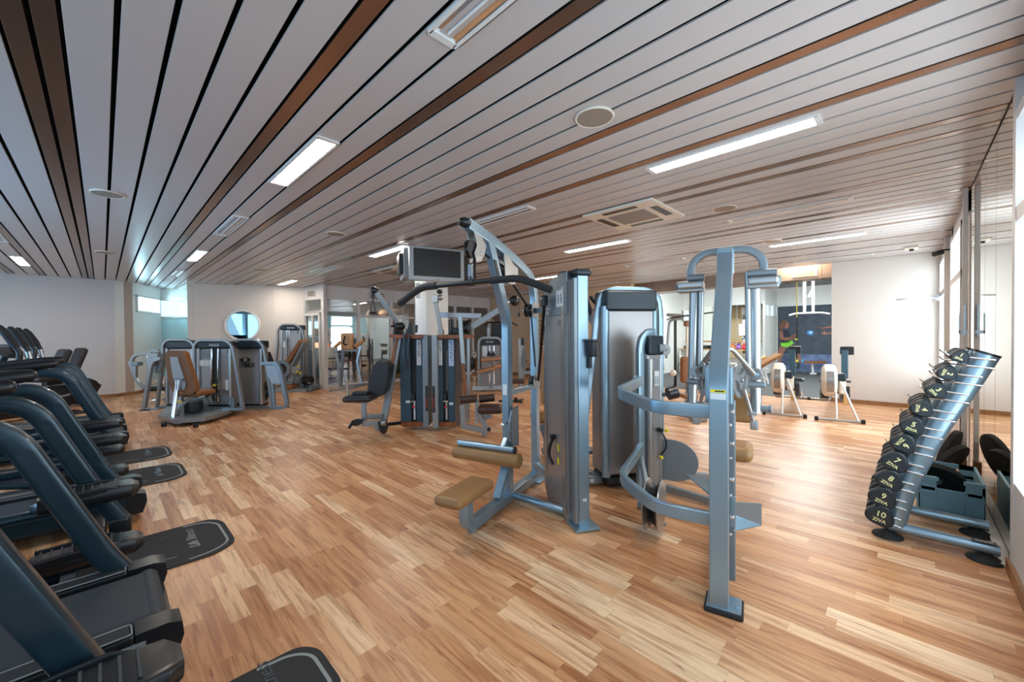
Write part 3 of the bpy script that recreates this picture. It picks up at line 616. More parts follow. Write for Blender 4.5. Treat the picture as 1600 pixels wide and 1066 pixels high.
for s in (1, -1):
    a = s*.19
    part('pivot_housing', MB().box(F(.60, a+s*.005, 1.66), (.13, .15, .045), (QX, QY, UP), .012, 3).box(F(.60, a+s*.005, 1.63), (.08, .16, .03), (QX, QY, UP), .01), STEEL, fm)
    part('pivot_cap', MB().cyl(F(.57, a-.075, 1.705), F(.57, a+.075 if s < 0 else a+.02, 1.705), .022), FRAMED, fm); part('pivot_cap', MB().ell(F(.60, a+s*.085, 1.66), (.03, .012, .03)), FRAMED, fm)
    part('swing_rod', MB().tube(F3([(.60, s*.135+(.018 if s < 0 else 0), 1.72), (.60, s*.145+(.022 if s < 0 else 0), 1.10)]), .0165, 14), STEEL, fm)
    ar = part('press_arm', MB().tube(F3([(.62, s*.178+(.022 if s < 0 else 0), 1.63), (.62, s*.195+(.035 if s < 0 else 0), .87)]), .030, 18), STEEL, fm)
    part('arm_handle', MB().cyl(F(.62, s*.18-.05, .90), F(.62, s*.18+.05, .90), .020).cyl(F(.62, s*.18-.06, .90), F(.62, s*.18-.045, .90), .026).cyl(F(.62, s*.18+.045, .90), F(.62, s*.18+.058, .90), .026), FRAMED, ar)
    part('roller', MB().lathe([(.010, -.02), (.032, -.02), (.036, 0), (.032, .02), (.010, .02)], F(.5, s*.16, 1.115), (1, 0, 0), 24), SHROUD, fm)
    part('roller_axle', MB().cyl(F(.46, s*.16, 1.115), F(.54, s*.16, 1.115), .012), FRAME, fm)
    part('hook_bar', MB().box(F(.5, s*.15, 1.055), (.05, .12, .035), (QX, QY, UP), .012), FRAMED, fm)
    # cam disc with three openings
    cd = MB(); r0 = .10; ctr = F(.36, .108 if s > 0 else -.082, 1.09); NQ = (QY*s*.94-QX*.34).normalized(); TQ = NQ.cross(UP).normalized()
    cd.lathe([(.070, -.004), (r0, -.004), (r0, .004), (.070, .004), (.070, -.004)], ctr, NQ, 32).lathe([(.004, -.005), (.03, -.005), (.03, .005), (.004, .005)], ctr, NQ, 20)
    for k in range(3):
        a_ = 2*math.pi*k/3+.4; d = TQ*math.cos(a_)+UP*math.sin(a_); cd.box(ctr+d*.05, (.06, .035, .007), (d, d.cross(NQ), NQ))
    cd.cyl(ctr-NQ*.02, ctr+NQ*.02, .012)
    part('cam_disc', cd, STEEL, fm)
    part('link_rod', MB().tube(F3([(.28, s*.03, 1.27), (.30, s*.05, 1.26), (.46, s*.15, 1.12)]), .013, 10, .02), STEEL, fm)
    part('crank_rod', MB().tube(F3([(.36, s*.10, 1.04), (.44, s*.15, .83)]), .011, 8).box(F(.44, s*.15, .83), (.04, .04, .05), (QX, QY, UP), .006).box(F(.42, s*.14, .90), (.03, .05, .02), (QX, QY, UP), .004), STEEL, fm)
part('cam_housing', MB().box(F(.20, .01, 1.08), (.14, .13, .20), (QX, QY, UP), .012), FRAME, fm)
part('rear_post', MB().rtn(F3([(.20, -.035, .05), (.20, -.035, 1.0)]), .05, .06, QX).rtn(F3([(.30, -.02, .3), (.30, -.02, 1.0)]), .04, .03, QX), FRAMED, fm)
q = MB()
for z in (.96, .80, .43, .62): q.cyl(F(.07, -.045, z), F(.07, -.062, z), .012).cyl(F(-.02, -.045, z-.05), F(-.02, -.055, z-.05), .008)
part('bolt_head', q, CHROME, fm)
part('drive_belt', MB().box(F(.27, -.035, .5), (.012, .022, .6), (QX, QY, UP)), BLACK, fm)
part('foot_brace', MB().prism(F3([(.05, -.03, .30), (.17, -.03, .42), (.17, -.03, .36), (.05, -.03, .04)]), QY*.01), FRAME, fm)
part('floor_beam', MB().rtn(F3([(.05, 0, .05), (1.25, 0, .05)]), .07, .06, QY).rtn(F3([(.95, -.02, .04), (.95, .62, .04)]), .07, .05, QX).rtn(F3([(1.2, .0, .05), (1.35, .5, .05)]), .06, .05, UP), FRAMED, fm)
fa, fb, fc, fd, fe = W(1143, 784, 2.12), W(1190, 787, 2.2), W(1190, 822, 2.2), W(1147, 831, 2.08), W(1146, 806, 2.16)
part('footrest', MB().prism([fa, fb, fc, fe], FH*.006), FRAMED, fm); part('footrest', MB().prism([fe, fc, fd], UP*.006), FRAME, fm); part('footrest_rib', MB().box(F(.2, -.05, .42), (.08, .03, .16), (QX, QY, UP), .004), FRAME, fm)
part('footrest', MB().prism(F3([(.12, .05, .50), (.30, .05, .52), (.30, .19, .53)]), UP*.006).prism(F3([(.30, .05, .52), (.30, .19, .53), (.30, .05, .42)]), QX*.006), FRAME, fm)
part('front_rail', MB().rt(F3([(0, .04, .965), (0, .31, .965), (.30, .59, .985), (.98, .60, .99)]), .035, .07, UP, .10, .008), FRAME, fm)
part('front_rail', MB().rt(F3([(0, .04, .43), (0, .30, .43), (.28, .57, .455), (.98, .60, .47)]), .035, .07, UP, .10, .008), FRAME, fm)
q = MB()
for z, y in ((.985, .625), (.46, .61)): q.box(F(.9, y, z), (.10, .008, .10), (QX, QY, UP), .002).cyl(F(.87, y, z+.02), F(.87, y+.015, z+.02), .01).cyl(F(.93, y, z-.02), F(.93, y+.015, z-.02), .01)
part('rail_bracket', q, FRAME, fm)
part('seat', MB().box(F(.62, -.05, .63), (.26, .19, .09), (QX, QY, UP), .04, 4), TAN, fm); part('seat_post', MB().rtn(F3([(.62, 0, .06), (.62, 0, .58)]), .05, .05, QY), FRAMED, fm)
part('backrest', MB().box(F(.78, -.045, .87), (.08, .22, .19), (QX, QY, UP), .032, 4), TAN, fm)
# tower of the fly machine, standing askew
DX, DY, Tn = frame2(*F(1.07, .62, 0)[:2], 13.5-37)
q = MB().rt([Tn(.03, .05, .03), Tn(.03, .05, 1.24), Tn(.05, .05, 1.32), Tn(.11, .05, 1.365), Tn(.17, .05, 1.365)], .07, .05, DY, .05, .02)
part('tower_frame', q, FRAME, fm)
part('weight_tower', MB().box(Tn(.155, .10, .66), (.17, .15, 1.16), (DX, DY, UP), .03, 3), SHROUD, fm)
part('shroud_rib', MB().tube([Tn(.10, .02, .10), Tn(.10, .02, 1.15)], .028, 12).tube([Tn(.215, .03, .10), Tn(.215, .03, 1.15)], .016, 10), STEEL, fm)
part('header', MB().box(Tn(.155, .07, 1.26), (.16, .15, .16), (DX, DY, UP), .02, 3), HEAD, fm)
part('display_block', MB().box(Tn(.20, -.012, 1.24), (.055, .02, .06), (DX, DY, UP), .004), FRAMED, fm); text('maker_lettering', 'EAGLE', .014, fm, Tn(.20, -.024, 1.24), DX, UP, LABEL)
part('instruction_label', MB().box(Tn(.17, .016, .99), (.05, .004, .12), (DX, DY, UP)), LABEL, fm)
q = MB()
for k in range(10): q.box(Tn(.165, .016, 1.05+.011*k), (.055, .003, .004), (DX, DY, UP))
part('instruction_print', q, LABGREY, fm)
for k in range(2): part('figure_print', MB().ell(Tn(.158+.022*k, .013, 1.0), (.006, .002, .009), (DX, DY, UP)).box(Tn(.158+.022*k, .013, .965), (.01, .002, .05), (DX, DY, UP)), LABGREY, fm)
part('selector_cord', MB().tube([Tn(.19, .0, .56), Tn(.22, -.03, .50), Tn(.225, -.03, .42), Tn(.195, .0, .36)], .008, 8, .03).cyl(Tn(.18, .01, .57), Tn(.18, -.03, .57), .018), BLACK, fm)
part('selector_pin', MB().cyl(Tn(.225, -.02, .565), Tn(.225, -.05, .565), .012).cyl(Tn(.185, .0, .345), Tn(.185, -.03, .345), .012), YELLOW, fm)
wl = MB()
for y in (.38, .47): wl = MB().lathe([(.02, -.004), (.165, -.004), (.168, 0), (.165, .004), (.02, .004)], F(.58, y, .205), QY, 40); part('pulley_guard', wl, STEEL, fm)
part('pulley', MB().lathe([(.02, -.02), (.14, -.02), (.12, 0), (.14, .02), (.02, .02)], F(.58, .425, .205), QY, 36), BLACK, fm)
part('pulley_axle', MB().cyl(F(.58, .36, .205), F(.58, .49, .205), .015).cyl(F(.64, .36, .06), F(.64, .49, .06), .01).tube(F3([(.58, .49, .205), (.75, .52, .30), (.95, .60, .40)]), .02), FRAMED, fm)
q = MB(); c0 = F(1.32, .42, .30); pts = [c0+QY*(-.0)*0+(-QY*math.cos(a)*.19+UP*math.sin(a)*.17) for a in [math.radians(t) for t in range(-90, 91, 15)]]
part('side_shield', MB().prism(pts+[c0+QY*.10+UP*.17, c0+QY*.10-UP*.17], QX*.02), FRAMED, fm)
# ================================================================ TALL WEIGHT TOWER MACHINE (between the two)
BX, BY, T = frame2(3.05, 1.86, -35)
tm = thing('seated_press_machine', 'machine with tall black-headed grey weight tower between the pulldown and the fly machine', 'gym machine', (3.05, 1.86, 0), math.radians(-35))
part('weight_tower', MB().box(T(.26, .17, .85), (.52, .30, 1.5), (BX, BY, UP), .03, 3), SHROUD, tm)
part('shroud_column', MB().rt([T(.02, .03, .10), T(.02, .03, 1.60)], .06, .075, BX, 0, .028), FRAME, tm); part('shroud_column', MB().rt([T(.49, .03, .10), T(.49, .03, 1.60)], .05, .05, BX, 0, .02), FRAME, tm)
part('tower_base', MB().box(T(.26, .15, .06), (.5, .30, .08), (BX, BY, UP), .02, 3), BLACK, tm)
part('header', MB().box(T(.255, .12, 1.65), (.50, .26, .19), (BX, BY, UP), .03, 3), HEAD, tm)
part('side_frame', MB().rtn([T(-.20, .12, .02), T(-.14, .10, .62), T(-.035, .08, 1.56), T(.0, .08, 1.71), T(.10, .08, 1.755), T(.44, .08, 1.755), T(.555, .08, 1.70), T(.575, .08, 1.55), T(.575, .08, .02)], .05, .05, BY, .10, .012), FRAME, tm)
part('base_beam', MB().rtn([T(-.22, .12, .05), T(.62, .12, .05)], .07, .055, UP).rtn([T(.0, .15, .05), T(-.26, 1.1, .05)], .07, .055, UP).rtn([T(.55, .12, .05), T(.98, -.02, .05)], .06, .05, UP), FRAMED, tm)
part('foot_label', MB().box(T(-.09, .083, .055), (.04, .002, .03), (BX, BY, UP)), LABEL, tm)
part('seat', MB().box(T(-.26, .99, .45), (.30, .34, .08), (BX, BY, UP), .036, 4), TAN, tm); part('seat_shield', MB().prism([T(-.40, .80, .41), T(-.12, .80, .41), T(-.12, .80, .30), T(-.20, .80, .2), T(-.32, .80, .22)], BY*.02), FRAMED, tm)
part('seat_post', MB().rtn([T(-.26, 1.0, .06), T(-.26, 1.0, .42)], .05, .05, BX), FRAMED, tm)
part('backrest', MB().box(T(-.1, 1.25, .85), (.30, .08, .6), (BX, BY, UP), .036, 4), TAN, tm)
part('side_shield', MB().prism([T(.62, .25, 1.30), T(.70, .25, 1.22), T(.72, .25, 1.02), T(.70, .25, .90), T(.62, .25, .84), T(.56, .25, .86), T(.56, .25, 1.30)], BY*.03), FRAMED, tm)
part('ankle_roller', MB().cyl(W(1043, 616, 3.45), W(1058, 612, 3.45), .055, 20), BLACK, tm); part('roller_arm', MB().tube([W(1037, 617, 3.6), W(1050, 614, 3.47)], .02), FRAMED, tm)
part('press_grip', MB().tube([W(915, 466, 4.2), W(925, 492, 4.2)], .025, 12), BLACK, tm, 'black rubber grip'); part('press_grip', MB().tube([W(922, 463, 4.25), W(932, 476, 4.25)], .02, 12), BLACK, tm, 'black rubber grip')
part('press_arm', MB().tube([W(918, 492, 4.25), W(930, 510, 4.25), W(945, 540, 4.1)], .028, 12, .1).tube([W(916, 612, 4.2), W(924, 560, 4.2), W(932, 545, 4.2), W(945, 540, 4.2)], .025, 10, .1), FRAME, tm)
part('floor_pedal', MB().box(W(928, 704, 4.1), (.34, .16, .04), (RH, FH, UP), .01).cyl(W(934, 692, 4.1)-RH*.03, W(934, 692, 4.1)+RH*.03, .045), FRAMED, tm)
# ================================================================ DUMBBELL RACK, DUMBBELLS, CRATE, PLATES
rk = thing('dumbbell_rack', 'curved silver tubular dumbbell rack leaning to the mirrored wall', 'rack', (3.84, -.15, 0))
for x in (3.62, 4.04):
    arc = fillet([V((x, .045, .08)), V((x, .0, .32)), V((x, -.075, .545)), V((x, -.139, .739)), V((x, -.257, 1.0)), V((x, -.345, 1.215))], .2)
    part('upright', MB().sweep(arc, circle(.042, 18, .056), (0, -1, 0)), FRAME, rk)
    d = (arc[-1]-arc[-2]).normalized(); part('end_cap', MB().sweep([arc[-1]-d*.001, arc[-1]+d*.012], circle(.044, 18, .058), (0, -1, 0)), BLACK, rk)
    part('floor_tube', MB().tube([V((x, .07, .075)), V((x, -.40, .075))], .032, 16), FRAME, rk)
    for y in (.075, -.345): part('foot_pad', MB().lathe([(.075, 0), (.08, .004), (.075, .014), (.045, .028), (.02, .045)], (x, y, 0), n=28, sx=1), RUBBER, rk)
part('cross_tube', MB().tube([V((3.62, .03, .075)), V((4.04, .03, .075))], .025, 12), FRAMED, rk)
part('end_badge', MB().box((3.62, -.34, .108), (.05, .1, .004), None, .002), BLACK, rk); text('maker_lettering', 'ZIVA', .035, rk, (3.618, -.34, .1105), (0, -1, 0), (1, 0, .0), LABEL)
DB = [(-.236, 1.204, .040), (-.185, 1.102, .045), (-.14, .994, .049), (-.078, .877, .053), (-.039, .763, .058), (.001, .647, .062), (.039, .525, .066), (.065, .403, .067), (.096, .282, .069), (.108, .161, .071)]
def tubeY(z): 
    P_ = [(.09, .045), (.32, .0), (.545, -.075), (.739, -.139), (1.0, -.257), (1.245, -.375)]
    for (a, y0), (b_, y1) in zip(P_, P_[1:]):
        if z <= b_: return y0+(y1-y0)*(z-a)/(b_-a)
    return -.37
for k, (y, z, r) in enumerate(DB):
    names = ['one', 'two', 'three', 'four', 'five', 'six', 'seven', 'eight', 'nine', 'ten']
    n = k+1; sx = .075+.004*k
    for x in (3.62, 4.04):
        s_ = 1 if x < 3.8 else -1; ty = tubeY(z)
        for dz, dx in ((.02, 0), (-.03, .0)):
            h = MB().tube([V((x-s_*.05, ty+.02, z+dz-.035)), V((x-s_*.052, ty-.0, z+dz-.035)), V((x-s_*.02, y+.0, z+dz-.02))] if 0 else [V((x-.047*s_, ty-.02, z+dz-.04)), V((x-.047*s_, y+.05, z+dz-.015-.0)), V((x-.047*s_, y+.06, z+dz+.005))], .005, 6, .03)
            part('holder_rod', h, CHROME, rk, 'chrome holder rod')
    for m_ in (0, 1):
        c = V((3.60, y, z)) if m_ == 0 else V((3.86, y, z))
        names = ['one', 'two', 'three', 'four', 'five', 'six', 'seven', 'eight', 'nine', 'ten']
        d = thing('dumbbell', ('black dumbbell marked %s in yellow on the curved rack, its numbered end facing out' % names[k]) if m_ == 0 else ('black dumbbell hidden right behind the one marked %s on the curved rack' % names[k]), 'dumbbell', tuple(c-UP*r), 0, 'numbered dumbbells on the curved rack')
        def head(x, sgn):
            out = [(r*(1+.10*math.cos(3*a+ .5)), a) for a in [2*math.pi*i/30 for i in range(30)]]
            mbh = MB(); vs = []; th = .05+.002*k
            for hx, sc_ in ((0, .80), (.006, .93), (.016, 1.0), (th-.016, 1.0), (th-.006, .93), (th, .82)):
                vs += [V((x+sgn*hx, c.y+q_*sc_*math.cos(a), c.z+q_*sc_*math.sin(a))) for q_, a in out]
            fs = [[i*30+j, i*30+(j+1) % 30, (i+1)*30+(j+1) % 30, (i+1)*30+j] for i in range(5) for j in range(30)]+[list(range(30))[::-1], [150+j for j in range(30)]]
            return mbh.add(vs, fs)
        x0 = c.x-sx; x1 = c.x+sx
        HM = mat('urethane_%d' % n, (.012, .02, .026), .38) if m_ == 0 else bpy.data.materials['urethane_%d' % n]
        e = part('end_weight', head(x0, 1), HM, d); part('end_weight', head(x1, -1), HM, d)
        part('hand_grip', MB().tube([V((x0+.04, c.y, c.z)), V((c.x, c.y, c.z)), V((x1-.04, c.y, c.z))], [.012, .016, .012], 12), CHROME, d)
        if m_ == 0:
            rot = [.5, 1.9, .9, 1.7, .3, 2.2, .6, .5, .3, .2][k]
            u_ = V((0, -math.cos(rot), math.sin(rot)*.5)).normalized(); a_ = rot
            rt_ = V((0, -math.cos(a_), -math.sin(a_))); upv = V((0, -math.sin(a_), math.cos(a_)))
            text('number_lettering', str(n), r*.72, e, V((x0-.001, c.y, c.z))+upv*r*.22, rt_, upv, PRINTY, .0006, .0008); text('maker_lettering', 'ZIVA', r*.42, e, V((x0-.001, c.y, c.z))-upv*r*.36, rt_, upv, PRINTY, .0006, .0006)
cr = thing('storage_crate', 'open blue-grey plastic crate on the floor behind the dumbbell rack', 'crate', (4.46, -.255, 0))
q = MB(); x0, x1, y0, y1, hz = 4.20, 4.72, -.40, -.08, .30
q.span(x0, x1, y0, y1, .005, .02); q.span(x0, x0+.014, y0, y1, .01, .22); q.span(x0, x0+.014, y0, y0+.09, .2, hz); q.span(x0, x0+.014, y1-.09, y1, .2, hz)
q.span(x1-.014, x1, y0, y1, .01, .22); q.span(x1-.014, x1, y0, y0+.09, .2, hz); q.span(x1-.014, x1, y1-.09, y1, .2, hz); q.span(x1-.014, x1, y0, y1, .265, hz)
q.span(x0, x1, y0, y0+.014, .01, hz); q.span(x0, x1, y1-.014, y1, .01, hz); q.span(x0, x0+.012, y0, y1, hz-.01, hz)if 0 else None
part('shell', q, CRATE, cr)
q = MB()
for i in range(5): q.span(x0-.008, x0, y0+.01+(y1-y0-.02)*i/4-.004, y0+.01+(y1-y0-.02)*i/4+.004, .02, .22); 
q.span(x0-.010, x0, y0, y1, .17, .19); q.span(x0-.01, x1+.01, y1, y1+.012, hz-.025, hz); q.span(x0-.012, x0, y0, y0+.1, hz-.025, hz); q.span(x0-.012, x0, y1-.1, y1, hz-.025, hz)
for i in range(6): q.span(x0+(x1-x0)*i/5-.006, x0+(x1-x0)*i/5+.006, y1, y1+.008, .02, hz-.02)
part('rim', q, CRATE, cr)
def disc_plate(c, nrm, r, lab):
    c = V(c); nrm = V(nrm).normalized(); t = thing('weight_plate', lab, 'weight plate', (c.x, c.y, c.z-r), 0, 'black weight plates by the mirror')
    part('plate_body', MB().lathe([(.03, -.02), (r*.55, -.016), (r*.8, -.022), (r, -.02), (r+.004, 0), (r, .02), (r*.8, .022), (r*.55, .016), (.03, .02)], c, nrm, 40), RUBBER, t)
    part('hub', MB().lathe([(.026, -.024), (.045, -.024), (.045, .024), (.026, .024)], c, nrm, 24), STEEL, t)
disc_plate((5.55, -.30, .22), (.25, .85, .25), .215, 'black weight plate leaning on the mirror, farthest behind the crate')
disc_plate((5.10, -.26, .195), (.35, .75, .45), .215, 'black weight plate leaning low right behind the crate')
disc_plate((4.53, -.17, .205), (.75, -.1, .62), .17, 'black weight plate tilted inside the blue-grey crate')
# ================================================================ TREADMILLS, CROSS TRAINERS, MATS, RECUMBENT BIKES
RIB = mat('pedal_rib', (.05, .055, .06), .6)
def treadmill(yc, lab, near=.45, far=.345, dz=0, hw=.355, lettered=False):
    t = thing('treadmill', lab, 'treadmill', (-.8, yc, 0), 0, 'treadmills in the cardio row')
    w_ = hw
    part('motor_hood', MB().box((-1.72, yc, .19), (.55, .70, .24), None, .07, 4), TREAD, t)
    part('running_belt', MB().sweep([V((-1.9, yc, .155)), V((-1.5, yc, .17)), V((-.5, yc, .17)), V((.14, yc, .17))], rrect(2*w_-.25, .075, .03, 4), (0, 0, 1)).cyl((.135, yc-w_+.125, .165), (.135, yc+w_-.125, .165), .045, 20), BELT, t)
    part('frame', MB().box((-.8, yc, .085), (2.0, 2*w_-.15, .07), None, .01), BLACK, t)
    for s in (-1, 1):
        y0, y1 = yc+s*(w_-.105), yc+s*w_
        part('side_rail', MB().span(-1.6, .07, y0, y1, .165, .215, .012), BLACK, t)
        part('step_strip', MB().span(-1.5, .055, y0+s*.015, y1-s*.02, .214, .221, .003), RUBBER, t)
        part('strip_border', MB().tube([V((-.6, y0+s*.012, .2195)), V((.062, y0+s*.012, .2195)), V((.062, y1-s*.014, .2195)), V((-.6, y1-s*.014, .2195))], .003, 6, .015), GREYM, t)
        part('side_fascia', MB().span(-1.6, .10, y1-s*.012, y1+s*.006, .085, .185, .004), FRAMEN if lettered else TREAD, t)
        part('end_cap', MB().prism([(.07, y0, .219), (.165, y0, .219), (.21, y0+s*.0, .205), (.215, y0+s*.0, .15), (.19, y0, .07), (.07, y0, .06)], V((0, s*.108, 0))), BLACK, t)
        ya = yc-near if s < 0 else yc+far
        part('upright_arch', MB().rtn([(.06, ya, .17), (-.015, ya, .30), (-.27, ya, .90), (-.36, ya, .98), (-.75, ya, .985), (-1.25, ya, 1.05)], .085, .095, (0, 1, 0), .15, .026), TREAD, t)
        if s < 0: part('arch_foot', MB().box((.065, ya, .125), (.11, .10, .13), None, .03, 3).box((-.06, (ya+y1)/2, .12), (.12, abs(ya-y1)+.1, .06), None, .02).box((.06, ya, .035), (.12, .11, .07), None, .02), BLACK, t)
        part('hand_rail', MB().tube([V((-1.2, yc+s*.31, 1.08-dz)), V((-.6, yc+s*.31, 1.15-dz)), V((-.30-dz*2.5, yc+s*.31, 1.185-dz)), V((-.22-dz*2.5, yc+s*.31, 1.195-dz)), V((-.205-dz*2.5, yc+s*.31, 1.197-dz))], [.03, .038, .036, .026, .012], 14), BLACK, t)
    if lettered: text('maker_lettering', 'Life Fitness', .085, t, (-.20, yc-w_-.0075, .135), (1, 0, 0), (0, 0, 1), LABEL, .0008, .001, .35)
    part('console_mast', MB().rtn([(-1.25, yc-.25, .95), (-1.3, yc-.25, 1.25)], .06, .08, (0, 1, 0)).rtn([(-1.25, yc+.25, .95), (-1.3, yc+.25, 1.25)], .06, .08, (0, 1, 0)), TREAD, t)
    part('console', MB().box((-1.28, yc, 1.30), (.10, .72, .34), (V((1, 0, .35)), V((0, 1, 0)), V((-.35, 0, 1))), .04, 3), BLACK, t)
    part('console_screen', MB().box((-1.222, yc, 1.33), (.006, .34, .2), (V((1, 0, .35)), V((0, 1, 0)), V((-.35, 0, 1))), .004), SCREEN, t)
treadmill(2.45, 'dark blue treadmill nearest the camera, wide belt and lettered side', .75, lettered=True); treadmill(4.32, 'dark blue treadmill whose belt ends just before the two long mats', .62, .30, 0, .30)
treadmill(7.15, 'dark blue treadmill beyond the two cross trainers, only its arches in view', .37, .345, .13); treadmill(8.35, 'farthest dark blue treadmill, its arch close to the recumbent bikes', .37, .345, .15)
def cross_trainer(yc, lab, hi=1):
    t = thing('cross_trainer', lab, 'elliptical trainer', (-.5, yc, 0), 0, 'cross trainers in the cardio row')
    part('drive_housing', MB().box((-1.05, yc, .42), (.62, .26, .72), None, .11, 4), BLACK, t)
    part('base_rail', MB().rtn([(-1.5, yc, .045), (-.12, yc, .045)], .10, .06, (0, 1, 0)).rtn([(-1.45, yc-.3, .03), (-1.45, yc+.3, .03)], .07, .05, (1, 0, 0)).rtn([(-.15, yc-.25, .03), (-.15, yc+.25, .03)], .07, .05, (1, 0, 0)), TREAD, t)
    part('mast', MB().rtn([(-1.0, yc, .6), (-.86, yc, 1.08)], .09, .11, (0, 1, 0), 0, .03), TREAD, t)
    part('console', MB().box((-.80, yc, 1.20), (.09, .40, .30), (V((1, 0, .45)), V((0, 1, 0)), V((-.45, 0, 1))), .035, 3), BLACK, t)
    part('console_tray', MB().box((-.60, yc, 1.055), (.27, .34, .05), (V((1, 0, -.12)), V((0, 1, 0)), V((.12, 0, 1))), .02, 3), BLACK, t)
    for s in (-1, 1):
        y = yc+s*.27; hz = (.40 if s*hi > 0 else .17)
        part('moving_arm', MB().tube([V((-.98, yc+s*.20, .35)), V((-.86, y, .90)), V((-.55, y, 1.05)), V((-.465, y, 1.12)), V((-.452, y, 1.25)), V((-.475, y, 1.30))], .019, 12, .09), BLACK, t)
        part('hand_grip', MB().tube([V((-.47, y, 1.29)), V((-.49, y, 1.335)), V((-.53, y, 1.42)), V((-.555, y, 1.455)), V((-.565, y, 1.46))], [.022, .026, .025, .020, .010], 12), RUBBER, t)
        part('pulse_handle', MB().tube([V((-.75, yc+s*.12, 1.08)), V((-.60, yc+s*.22, 1.12)), V((-.47, yc+s*.235, 1.14)), V((-.44, yc+s*.235, 1.20)), V((-.455, yc+s*.235, 1.26))], .017, 10, .06), BLACK, t)
        part('pulse_sensor', MB().tube([V((-.44, yc+s*.235, 1.17)), V((-.452, yc+s*.235, 1.25))], .0185, 12), STEEL, t)
        part('pedal_arm', MB().tube([V((-1.15, yc+s*.16, .34)), V((-.22, yc+s*.16, hz-.05)), V((-.05, yc+s*.16, hz-.05))], .028, 12), TREAD, t)
        pdl = part('pedal', MB().sweep([V((-.30, yc+s*.16, hz)), V((-.27, yc+s*.16, hz)), V((.03, yc+s*.16, hz)), V((.115, yc+s*.16, hz)), V((.15, yc+s*.16, hz-.002))], rrect(.20, .09, .03), (0, 0, 1), False, [.4, .9, 1, .92, .55]), BLACK, t)
        part('pedal_rim', MB().rtn([(-.27, yc+s*.16-.088, hz+.03), (.00, yc+s*.16-.088, hz+.035), (.07, yc+s*.16-.07, hz+.012)], .014, .045, (0, 1, 0)).rtn([(-.27, yc+s*.16+.088, hz+.03), (.00, yc+s*.16+.088, hz+.035), (.07, yc+s*.16+.07, hz+.012)], .014, .045, (0, 1, 0)), BLACK, pdl)
        q = MB()
        for k in range(9): q.span(-.25+.038*k, -.243+.038*k, yc+s*.16-.07, yc+s*.16+.07, hz+.044, hz+.048)
        part('ribbed_tread', q, RIB, pdl)
    return t
cross_trainer(1.37, 'black cross trainer nearest the camera, its ribbed pedal beside the lettered treadmill', 1); cross_trainer(3.38, 'black cross trainer between the two nearest treadmills', 1)
cross_trainer(5.22, 'black cross trainer standing on the first of the two long mats', 1); cross_trainer(6.2, 'black cross trainer standing on the farther of the two long mats', 1)
EMB = mat('embossed_rubber', (.07, .08, .09), .25)
def floor_mat_(yc, x1, hw, lab):
    t = thing('floor_mat', lab, 'mat', (-.5, yc, .001), 0, 'black equipment mats')
    out = fillet([V((-1.6, yc-hw, .001)), V((x1-.12, yc-hw, .001)), V((x1, yc-hw*.72, .001)), V((x1, yc+hw*.62, .001)), V((x1-.06, yc+hw, .001)), V((-1.6, yc+hw, .001))], .07, 5)
    part('mat_sheet', MB().prism(out, UP*.008), MATM, t)
    part('border_stripe', MB().sweep(fillet([V((x1-.25, yc-hw*.90, .0095)), V((x1-.13, yc-hw*.86, .0095)), V((x1-.035, yc-hw*.62, .0095)), V((x1-.035, yc+hw*.55, .0095)), V((x1-.10, yc+hw*.86, .0095)), V((x1-.22, yc+hw*.92, .0095))], .06, 5), rrect(.014, .002, .0005), (0, 0, 1)), GREYM, t)
    for s in (-1, 1): part('curved_line', MB().sweep(fillet([V((x1-.62, yc+s*hw*.42, .0095)), V((x1-.42, yc+s*hw*.48, .0095)), V((x1-.30, yc+s*hw*.62, .0095))], .1, 5), rrect(.006, .002, .0005), (0, 0, 1)), GREYM if s < 0 else BLACK, t)
    text('maker_lettering', 'Life Fitness', .075, t, (x1-.20, yc+.04, .0095), (0, 1, 0), (-1, 0, 0), EMB, .002, .0002, .3)
floor_mat_(1.68, .635, .2, 'black mat whose rounded corner shows at the bottom edge of the view'); floor_mat_(3.38, .60, .31, 'wide black mat beside the nearest treadmill belt with grey stripe')
floor_mat_(5.32, .575, .34, 'long black mat, the nearer of two side by side'); floor_mat_(6.32, .555, .34, 'long black mat, the farther of two side by side')
